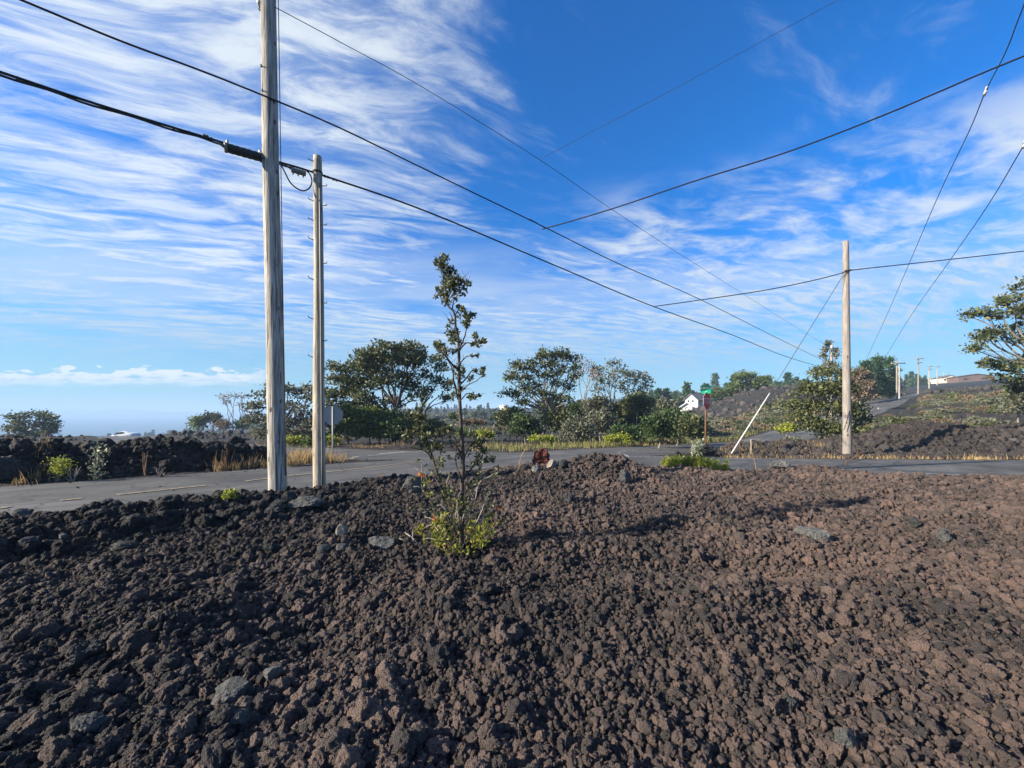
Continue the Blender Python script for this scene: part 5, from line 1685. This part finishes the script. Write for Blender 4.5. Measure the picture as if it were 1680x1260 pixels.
    def leaves(store, size, mat, nm):
        C, Dr, S = [], [], []
        for c, rr, n in store:
            ax = RNG.normal(size=3)
            for i in range(n):
                u = RNG.normal(size=3)
                u /= np.linalg.norm(u)
                o = u * rr * RNG.uniform(.35, 1.1)
                dr = u + np.array([0, 0, .5]) + RNG.normal(size=3) * .35
                C.append(np.array(c) + o - np.array(org))
                Dr.append(dr / np.linalg.norm(dr))
                S.append(size * RNG.uniform(.7, 1.25))
        V, F = leaf_arrays(np.array(C), np.array(S), np.array(Dr), .55, .12)
        link(nm, mesh_np(nm, V, F, mat), root)
    leaves(tips, .044, M['leaf_sapling'], 'crown')
    leaves(low, .048, M['leaf_sapling_low'], 'foliage')
    leaves(flame, .045, M['leaf_flame'], 'young_leaves')

    # fallen twig on the cinders
    p = hit(672, 896)
    k = p.y
    mb = MB(p)
    g = lambda X, Y, up=0.03: Vector((lambda h: (h.x, h.y, h.z + up))(hit(*z7(X, Y))))
    mb.tube([g(430, 1130), g(390, 1105, .05), g(345, 1075, .07), g(300, 1040, .06)], [.007, .008, .007, .004], 6)
    mb.tube([g(345, 1075, .07), g(290, 1095, .06), g(255, 1080, .06)], [.006, .005, .003], 6)
    mb.tube([g(360, 1085, .07), g(360, 1050, .09), g(365, 1010, .10)], [.005, .004, .002], 6)
    tag(mb.build('fallen_twig', M['twig_pale']), 'bleached forked twig lying on the lava left of the sapling', 'twig')


# ------------------------------------------------------------------ small plants and dry stalks
def small_plant(px, py, hpx, wpx, d, leaf, bark, label, n_stem=5, per=9, size=.05, name='plant', cat='plant', tipf=.5, sig=.05, bz=None):
    x = (px - CX) / FPX * d
    org = Vector((x, d, Hs(x, d) if bz is None else bz))
    root = empty(name, org, label, cat)
    k = d / FPX
    mb, T = MB(org), []
    for i in range(n_stem):
        e = org + Vector((random.uniform(-1, 1) * wpx * k / 2, random.uniform(-1, 1) * wpx * k / 2, hpx * k * random.uniform(.7, 1)))
        s = org + Vector((random.uniform(-.02, .02), random.uniform(-.02, .02), -.05))
        m = s.lerp(e, .5) + Vector((random.uniform(-.04, .04), random.uniform(-.04, .04), 0))
        P = spline([s, m, e], 4)
        mb.tube(P, [.009 - .006 * j / (len(P) - 1) for j in range(len(P))], 5)
        for q in P[int(len(P) * tipf):]:
            T.append(np.array(q - org))
    mb.build('stem', M[bark], root)
    if leaf:
        V, F = clump_leaves(np.array(T), per, sig, size, .5, .5)
        link('foliage', mesh_np('foliage', V, F, M[leaf]), root)
    return root


def build_small_plants():
    small_plant(93, 790, 40, 30, 9.31, 'leaf_lime', 'bark_grey', 'small shrub with a bright yellow green crown below the dark bank', 9, 12, .05, 'shrub', 'shrub', .55, .07)
    small_plant(162, 784, 60, 14, 9.8, 'leaf_pale', 'bark_grey', 'upright pale grey green plant standing against the dark bank', 3, 9, .075, 'plant', 'plant', .15, .07)
    small_plant(120, 788, 26, 26, 9.5, None, 'twig_pale', 'low tangle of bare pale twigs between two small plants by the bank', 16, 0, .0, 'dead_shrub', 'dead shrub')
    small_plant(238, 777, 42, 9, 10.4, None, 'stalk', 'pair of reddish dry stalks standing by the road below the bank', 5, 0, 0, 'dry_plant', 'dry plant')
    small_plant(368, 772, 44, 12, 11.61, None, 'stalk', 'dry flower stalk with a tuft beside it at the end of the bank', 4, 0, 0, 'dry_plant', 'dry plant')
    small_plant(262, 778, 14, 20, 10.6, None, 'twig_pale', 'tiny bare pale weed right of the reddish dry stalks', 8, 0, 0, 'dry_plant', 'dry plant')
    p = hit(374, 822)
    small_plant(374, 822, 16, 18, p.y, 'leaf_lime', 'bark_grey', 'small yellow weed on the berm left of the tall pole', 7, 9, .035, 'weed', 'weed', .5, .03)
    small_plant(1142, 742, 24, 26, 16.9, 'leaf_pale', 'bark_grey', 'pale grey green shrub at the foot of the stop sign', 9, 9, .09, 'shrub', 'shrub', .3, .10)
    # bright weed bed at the edge of the lava
    d = 11.15
    x0 = (1138 - CX) / FPX * d
    org = Vector((x0, d, Hs(x0, d)))
    root = empty('weed_patch', org, 'bright lime green weed patch at the lava edge in front of the stop sign', 'weeds')
    mb, T = MB(org), []
    for i in range(240):
        x = x0 + np.clip(RNG.normal(0, .42), -.85, .85)
        y = d + RNG.normal(0, .16)
        z = Hs(x, y)
        h = random.uniform(.16, .36) * (1.1 - abs(x - x0) * .25) * (1.25 if x - x0 > .55 and random.random() < .4 else 1)
        e = Vector((x + random.uniform(-.07, .07), y + random.uniform(-.06, .06), z + h))
        mb.tube([(x, y, z - .03), Vector((x, y, z)).lerp(e, .55) + Vector((.01, 0, 0)), e], [.004, .003, .002], 4)
        for t in (.35, .6, .8, 1.0):
            T.append(np.array(Vector((x, y, z)).lerp(e, t) - org))
    mb.build('stem', M['leaf_lime'], root)
    V, F = clump_leaves(np.array(T), 9, .028, .05, .7, .38)
    link('foliage', mesh_np('foliage', V, F, M['leaf_lime']), root)
    # curved dry stalk, slim sprigs and thin reeds on the crest
    for pts, r, d, lab, mt in (([(851, 778), (852, 764), (855, 750), (860, 740), (864, 737)], .011, 8.9, 'bent dry stalk arching over the road left of the red boulder', 'stalk'),
                               ([(1388, 757), (1400, 752), (1412, 744), (1419, 741)], .016, 12.0, 'reddish crooked stick lying over the crest by the brown pole', 'rust'),
                               ([(1240, 765), (1238, 758), (1236, 752)], .008, 10.6, 'short thin reddish stalk on the crest near the weeds', 'stalk')):
        P = spline([at(x, y, d) for x, y in pts], 5)
        org = P[0]
        mb = MB(org)
        mb.tube([P[0] - Vector((0, 0, .15))] + P, [r] + [r * (1 - .55 * i / len(P)) for i in range(len(P))], 6, wob=.1)
        if 'crooked' in lab:
            mb.tube([P[6], P[6] + Vector((.12, .05, .12)), P[6] + Vector((.18, .1, .3))], [r * .7, r * .5, r * .3], 5)
        tag(mb.build('stick' if 'stick' in lab else 'dry_stalk', M[mt]), lab, 'stick' if 'stick' in lab else 'dry stalk')
    p = hit(626, 796)
    small_plant(626, 800, 16, 6, 8.7, None, 'stalk', 'small tan grass tuft by the near white line', 9, 0, 0, 'grass_tuft', 'grass tuft')


def grass_blades(name, X, Y, h, mat, lean=.4, w=.008, z=None):
    n = len(X)
    Z = H(X, Y) if z is None else z
    B = np.column_stack([X, Y, Z - .02])
    ang = RNG.uniform(0, 2 * math.pi, n)
    ln = RNG.uniform(.1, 1, n) * lean * h
    tip = B + np.column_stack([np.cos(ang) * ln, np.sin(ang) * ln, h])
    mid = B + (tip - B) * .55 - np.column_stack([np.cos(ang) * ln * .22, np.sin(ang) * ln * .22, np.zeros(n)])
    a2 = RNG.uniform(0, math.pi, n)
    sd = np.column_stack([np.cos(a2), np.sin(a2), np.zeros(n)]) * w
    V = np.stack([B - sd, B + sd, mid + sd * .7, mid - sd * .7, tip + sd * .12, tip - sd * .12], 1).reshape(-1, 3)
    k = np.arange(n)[:, None] * 6
    F = np.concatenate([k + np.array([[0, 1, 2, 3]]), k + np.array([[3, 2, 4, 5]])], 1).reshape(-1, 4)
    o = link(name, mesh_np(name, V, F, mat))
    return tag(o, kind='stuff')


def build_grass():
    X, Y, Hh = [], [], []

    def tuft(px, py, n, s, h, d=None):
        p = hit(px, py, 0, base) if d is None else Vector(((px - CX) / FPX * d, d, 0))
        X.append(RNG.normal(p.x, s, n)), Y.append(RNG.normal(p.y, s, n)), Hh.append(h * np.exp(RNG.normal(0, .35, n)))
    # dry corner behind the poles
    for i in range(46):
        u = i / 45
        tuft(452 + 125 * u + random.uniform(-6, 6), 768 - 16 * u + random.uniform(-9, 2), 70, .16, .18 + .12 * math.sin(u * 3.1))
    for i in range(26):
        tuft(random.uniform(470, 560), random.uniform(745, 760), 60, .18, .27)
    # verge beyond the side road
    for i in range(90):
        x = random.uniform(9.0, 27)
        y = float(np.interp(x, CROSS[::-1, 0], CROSS[::-1, 1])) + W_CROSS + random.uniform(.2, .75)
        X.append(RNG.normal(x, .2, 26)), Y.append(RNG.normal(y, .12, 26)), Hh.append(.11 * np.exp(RNG.normal(0, .4, 26)))
    for i in range(40):
        tuft(random.uniform(1180, 1360), random.uniform(738, 749), 26, .15, .14)
    for i in range(16):
        tuft(random.uniform(1020, 1075), random.uniform(741, 746), 26, .2, .08)
    # verge below the left bank
    for px, py, n, h in ((30, 796, 50, .2), (60, 790, 60, .22), (68, 786, 50, .25), (40, 800, 40, .12), (358, 775, 60, .25), (362, 772, 60, .3), (385, 771, 50, .2), (405, 769, 60, .22), (418, 767, 50, .25), (432, 767, 40, .2), (266, 781, 20, .1), (428, 760, 30, .3)):
        tuft(px, py, n, .10, h)
    # verge on the far side of the main road
    for i in range(70):
        px = random.uniform(470, 1100)
        tuft(px, 731 + random.uniform(-2, 1) + (3 if px < 640 else 0), 30, .28, .16)
    # near edge of the pavement
    for i in range(26):
        px = random.uniform(560, 700)
        tuft(px, 800 - (px - 560) * .12 + random.uniform(-2, 3), 14, .06, .08)
    X, Y, Hh = map(np.concatenate, (X, Y, Hh))
    keep = road_gap(X, Y) > .03
    grass_blades('dry_grass', X[keep], Y[keep], Hh[keep], M['grass'], .55, .009)
    # greener growth beside the road to the right and along the far verge
    n = 9000
    x = RNG.uniform(-4, 30, n)
    g = RNG.uniform(.2, 3.2, n)
    y = np.interp(x, MAIN[:, 0], MAIN[:, 1]) + (W_MAIN + g) * 1.25
    keep = (road_gap(x, y) > .3) & (RNG.uniform(0, 1, n) < .35 + .5 * (fbm2(x * .4, y * .4, 2) > 0))
    grass_blades('verge_grass', x[keep], y[keep], .28 * np.exp(RNG.normal(0, .4, keep.sum())), M['grass_green'], .5, .014)


def build_scrub():
    # bush shapes for the scrub that reads as one mass
    def bush_mesh(i, mat):
        T = rand_unit(46) * RNG.uniform(.45, 1, (46, 1)) * np.array([1, 1, .75])
        T[:, 2] = np.abs(T[:, 2]) + .05
        V, F = clump_leaves(T, 20, .14, .19, .4, .6)
        return mesh_np('scrub_bush', V, F, M[mat])
    c = proto_collection('scrub_shapes', [bush_mesh(i, m) for i, m in enumerate(['leaf_grey', 'leaf_ohia', 'leaf_grey', 'leaf_rust', 'leaf_grey', 'leaf_ohia'])])

    def put(name, x, y, s, gap=1.2):
        k = road_gap(x, y) > gap + s
        x, y, s = x[k], y[k], s[k]
        z = H(x, y)
        rot = np.column_stack([np.zeros(len(x)), np.zeros(len(x)), RNG.uniform(0, 6.28, len(x))])
        scl = s[:, None] * RNG.uniform(.8, 1.25, (len(x), 3)) * np.array([1, 1, .9])
        scatter(name, c, np.column_stack([x, y, z]), scl, rot)
    # hillside on the right
    n = 9500
    y = RNG.uniform(23.5, 90, n)
    x = y * RNG.uniform(.66, 1.7, n)
    d2 = fbm2(x * .07, y * .07, 3, ox=8.0)
    keep = (d2 > -.30 + .014 * (y - 30)) & (y < 74 + 16 * RNG.uniform(-1, 1, n))
    x, y = x[keep], y[keep]
    put('hillside_scrub', x, y, .42 * np.exp(RNG.normal(0, .35, len(x))) * np.clip(y / 45, .8, 1.5))
    # flat behind the stop sign
    n = 1500
    y = RNG.uniform(21.5, 62, n)
    x = y * RNG.uniform(.34, .76, n)
    keep = (fbm2(x * .1, y * .1, 3, ox=2.0) > -.28)
    x, y = x[keep], y[keep]
    put('junction_scrub', x, y, .5 * np.exp(RNG.normal(0, .35, len(x))) * np.clip(y / 40, .7, 1.5), .6)
    # open land in the middle and on the left
    n = 3600
    y = RNG.uniform(33, 240, n) ** 1.0
    x = y * RNG.uniform(-.55, .42, n)
    keep = (fbm2(x * .03, y * .03, 3, ox=12.0) > -.05)
    x, y = x[keep], y[keep]
    put('open_scrub', x, y, .55 * np.exp(RNG.normal(0, .4, len(x))) * np.clip(y / 55, .8, 2.6))
    n = 500
    y = RNG.uniform(60, 420, n)
    x = -y * RNG.uniform(.55, 1.5, n)
    put('coast_scrub', x, y, .7 * np.exp(RNG.normal(0, .4, n)) * np.clip(y / 120, .6, 2.4))
    # distant woods along the skyline
    def tree_mesh(i):
        if i % 3 == 0:
            zz = RNG.uniform(0, 1, 70)
            a = RNG.uniform(0, 6.28, 70)
            r = (1 - zz) * .34 + .03
            T = np.column_stack([np.cos(a) * r, np.sin(a) * r, .15 + zz * 1.7])
        else:
            T = rand_unit(80) * RNG.uniform(.5, 1, (80, 1)) * np.array([.62, .62, .45]) + np.array([0, 0, .75])
        V, F = clump_leaves(T, 15, .085, .17, .3, .6)
        st, fs = leaf_arrays(np.array([[0, 0, .35]] * 5) + RNG.normal(size=(5, 3)) * .02, .7, np.array([[.05, 0, 1.]] * 5), .12)
        return mesh_np('woodland_tree', np.concatenate([V, st]), np.concatenate([F, fs + len(V)]), M[['leaf_pine', 'leaf_ohia', 'leaf_grey'][i % 3]])
    c2 = proto_collection('woodland_shapes', [tree_mesh(i) for i in range(8)])
    X, Y, S = [], [], []
    for n, y0, y1, u0, u1, s in ((420, 112, 260, .34, .78, 2.6), (70, 170, 330, -.16, .03, 2.0), (200, 300, 760, -.5, .4, 2.2), (150, 175, 320, .78, 1.06, 2.6), (120, 210, 420, 1.06, 1.5, 2.2), (240, 420, 900, -1.3, -.4, 4.0)):
        y = RNG.uniform(y0, y1, n)
        x = y * RNG.uniform(u0, u1, n)
        X.append(x), Y.append(y), S.append(s * np.exp(RNG.normal(0, .3, n)))
    x, y, s = map(np.concatenate, (X, Y, S))
    k = road_gap(x, y) > 5
    x, y, s = x[k], y[k], s[k]
    scatter('distant_woods', c2, np.column_stack([x, y, H(x, y) - .1]), s[:, None] * RNG.uniform(.85, 1.2, (len(x), 3)), np.column_stack([np.zeros(len(x)), np.zeros(len(x)), RNG.uniform(0, 6.28, len(x))]))

# ------------------------------------------------------------------ sky, sun, air, camera
SUN_AZ, SUN_EL = R(-107), R(24)           # azimuth from +y, negative to the left: low sun on the left, slightly behind


def build_world():
    w = bpy.data.worlds.new('World')
    SC.world = w
    w.use_nodes = True
    t = w.node_tree
    t.nodes.clear()
    nt = NT(t)
    out = nt.n('ShaderNodeOutputWorld')
    sky = nt.n('ShaderNodeTexSky', sky_type='NISHITA')
    sky.sun_disc = False
    sky.sun_elevation = SUN_EL
    sky.sun_rotation = SUN_AZ
    sky.altitude = 300
    sky.air_density = 1.0
    sky.dust_density = 0.6
    sky.ozone_density = 2.2
    col = nt.n('ShaderNodeHueSaturation', i={'Saturation': 1.62, 'Value': 1.2, 'Color': sky.outputs[0]}).outputs[0]
    col = nt.mix(1.0, col, (0.30, 1.04, 1.36, 1), 'MULTIPLY')
    g = nt.n('ShaderNodeTexCoord').outputs['Generated']
    s = nt.n('ShaderNodeSeparateXYZ', i={0: g})
    x, y, z = s.outputs
    zz = nt.math('ADD', nt.math('MAXIMUM', z, 0.0), 0.055)
    px, py = nt.math('DIVIDE', x, zz), nt.math('DIVIDE', y, zz)
    P = nt.n('ShaderNodeCombineXYZ', i={0: px, 1: py, 2: 0.0}).outputs[0]
    # high cirrus in a plane overhead: long combed streaks with finer fibres
    wv = nt.n('ShaderNodeVectorMath', operation='SCALE', i={0: nt.n('ShaderNodeVectorMath', operation='SUBTRACT', i={0: nt.noise(P, 0.7, 3, out=1), 1: (0.5, 0.5, 0.5)}).outputs[0], 'Scale': 0.5}).outputs[0]
    Pw = nt.n('ShaderNodeVectorMath', operation='ADD', i={0: P, 1: wv}).outputs[0]
    st = nt.map(nt.map(Pw, rot=(0, 0, R(-31))), (0.62, 1.9, 1), loc=(3.1, 1.7, 0))
    n1 = nt.noise(st, 1.15, 9, 0.60, 0.35)
    fb = nt.map(nt.map(Pw, rot=(0, 0, R(-18))), (2.2, 7.5, 1), loc=(0.3, 4.0, 0))
    n2 = nt.noise(fb, 1.3, 8, 0.66, 0.5)
    puff = nt.noise(nt.map(Pw, (1.6, 2.6, 1), (0, 0, R(-20)), (7, 2, 0)), 1.6, 8, 0.62, 0.25)
    big = nt.noise(nt.map(P, (0.5, 0.5, 1), (0, 0, 0), (5.3, 2.2, 0)), 0.75, 3, 0.5)
    # where the veil lies: dense on the left and low down, open blue high on the right
    lr = nt.smooth(nt.math('SUBTRACT', nt.math('MULTIPLY', z, 1.25), nt.math('MULTIPLY', x, 0.55)), 0.95, -0.1)
    leftw = nt.smooth(x, 0.30, -0.36)
    low = nt.math('MULTIPLY', nt.smooth(z, 0.55, 0.20), 1.1)
    cov = nt.math('MAXIMUM', leftw, low)
    cov = nt.math('ADD', nt.math('MULTIPLY', cov, 0.50), nt.math('MULTIPLY', nt.math('SUBTRACT', big, 0.5), 0.9))
    a = nt.math('ADD', nt.math('MULTIPLY', n1, 0.62), nt.math('MULTIPLY', n2, 0.38))
    dens = nt.math('ADD', a, nt.math('MULTIPLY', cov, 0.42))
    dens = nt.smooth(dens, 0.515, 0.84)
    dens = nt.math('MULTIPLY', dens, nt.math('ADD', 0.35, nt.math('MULTIPLY', nt.smooth(n2, 0.36, 0.62), 0.65)))
    sheet = nt.math('MULTIPLY', nt.smooth(nt.noise(nt.map(nt.map(Pw, rot=(0, 0, R(8))), (0.3, 0.95, 1), loc=(1.3, 6.1, 0)), 1.0, 6, 0.55), 0.38, 0.66), nt.math('MULTIPLY', nt.smooth(z, 0.09, 0.16), nt.smooth(z, 0.46, 0.30)))
    dens = nt.math('MAXIMUM', dens, nt.math('MULTIPLY', sheet, 0.62))
    pd = nt.math('MULTIPLY', nt.smooth(puff, 0.40, 0.68), nt.math('MULTIPLY', nt.smooth(z, 0.18, 0.30), nt.math('MULTIPLY', nt.smooth(z, 0.52, 0.38), nt.smooth(x, -0.02, 0.3))))
    dens = nt.math('MAXIMUM', dens, nt.math('MULTIPLY', pd, 0.95))
    dens = nt.math('MULTIPLY', dens, nt.smooth(z, 0.02, 0.16))
    bright = nt.math('ADD', 6.0, nt.math('MULTIPLY', nt.smooth(x, 0.5, -0.7), 0.6))
    cc = nt.n('ShaderNodeCombineXYZ', i={0: nt.math('MULTIPLY', bright, 0.92), 1: nt.math('MULTIPLY', bright, 1.0), 2: nt.math('MULTIPLY', bright, 1.05)}).outputs[0]
    col = nt.mix(nt.math('MULTIPLY', dens, 0.88), col, cc)
    # thin whitish veil low in the sky
    veil = nt.math('MULTIPLY', nt.smooth(z, 0.36, 0.02), 0.72)
    col = nt.mix(veil, col, (2.05, 3.1, 4.35, 1))
    # distant cumulus line above the sea on the left
    fy = nt.math('MAXIMUM', y, 0.05)
    az, vv = nt.math('DIVIDE', x, fy), nt.math('DIVIDE', z, fy)
    cu = nt.n('ShaderNodeCombineXYZ', i={0: nt.math('MULTIPLY', az, 8.0), 1: nt.math('MULTIPLY', vv, 34.0), 2: 0.0}).outputs[0]
    nc = nt.noise(cu, 1.9, 9, 0.6)
    hgt = nt.math('ADD', vv, nt.math('MULTIPLY', nt.math('SUBTRACT', nc, 0.5), -0.13))
    body = nt.math('MULTIPLY', nt.smooth(hgt, 0.106, 0.099), nt.smooth(nt.math('ADD', vv, nt.math('MULTIPLY', nt.math('SUBTRACT', nc, 0.5), 0.03)), 0.058, 0.086))
    body = nt.math('MULTIPLY', body, nt.smooth(az, -0.56, -0.70))
    body = nt.math('MULTIPLY', body, nt.smooth(nt.noise(cu, 0.8, 3), 0.22, 0.40))
    cl = nt.ramp(nc, [(0.34, (4.0, 4.7, 5.6, 1)), (0.54, (6.9, 7.0, 7.1, 1))])
    col = nt.mix(nt.math('MULTIPLY', body, 0.85), col, cl)
    bg = nt.n('ShaderNodeBackground', i={'Color': col, 'Strength': 0.058})
    t.links.new(bg.outputs[0], out.inputs[0])


def build_light_air_camera():
    li = bpy.data.lights.new('sun', 'SUN')
    li.energy = 5.0
    li.angle = R(0.55)
    li.color = (1.0, 0.885, 0.72)
    o = bpy.data.objects.new('sun', li)
    COL.objects.link(o)
    d = Vector((math.sin(SUN_AZ) * math.cos(SUN_EL), math.cos(SUN_AZ) * math.cos(SUN_EL), math.sin(SUN_EL)))
    o.rotation_euler = d.to_track_quat('Z', 'Y').to_euler()
    o.location = d * 60
    # air
    m = bpy.data.materials.new('sea_haze')
    m.use_nodes = True
    t = m.node_tree
    t.nodes.clear()
    nt = NT(t)
    out = nt.n('ShaderNodeOutputMaterial')
    v = nt.n('ShaderNodeVolumePrincipled', i={'Color': (0.46, 0.66, 0.9, 1), 'Density': 0.0005, 'Anisotropy': 0.0})
    t.links.new(v.outputs[0], out.inputs['Volume'])
    mb = MB()
    mb.box((0, 0, 8.0), (14400, 14400, 136))
    h = mb.build('haze', m, smooth=False)
    tag(h, kind='stuff')
    cam = bpy.data.cameras.new('camera')
    cam.sensor_width = 36
    cam.sensor_fit = 'HORIZONTAL'
    cam.lens = FPX / 1680 * 36
    cam.shift_y = (HY - 630) / 1680
    cam.clip_start, cam.clip_end = 0.05, 20000
    c = bpy.data.objects.new('camera', cam)
    COL.objects.link(c)
    c.location = (0, 0, EYE)
    c.rotation_euler = (R(90), 0, 0)
    SC.camera = c


def settings():
    SC.render.engine = 'CYCLES'
    SC.view_settings.view_transform = 'Standard'
    SC.view_settings.look = 'None'
    SC.view_settings.gamma = 1
    SC.view_settings.exposure = 1.33
    cy = SC.cycles
    cy.use_denoising = True
    try:
        cy.denoiser = 'OPENIMAGEDENOISE'
        cy.denoising_input_passes = 'RGB_ALBEDO_NORMAL'
        cy.denoising_prefilter = 'ACCURATE'
    except Exception:
        pass
    cy.max_bounces = 6
    cy.diffuse_bounces = 3
    cy.glossy_bounces = 2
    cy.transmission_bounces = 3
    cy.volume_bounces = 1
    cy.transparent_max_bounces = 8
    cy.caustics_reflective = cy.caustics_refractive = False
    cy.use_adaptive_sampling = True
    cy.adaptive_threshold = 0.015
    SC.render.use_persistent_data = False


import time as _t
_t0 = _t.time()
for fn in (settings, build_world, build_light_air_camera, build_ground, build_roads, build_sea_and_hills, build_stones, build_boulders,
           build_poles, build_cables, build_signs, build_car, build_houses, build_trees, build_sapling, build_small_plants, build_grass, build_scrub):
    fn()
    print('%-24s %.1fs' % (fn.__name__, _t.time() - _t0))
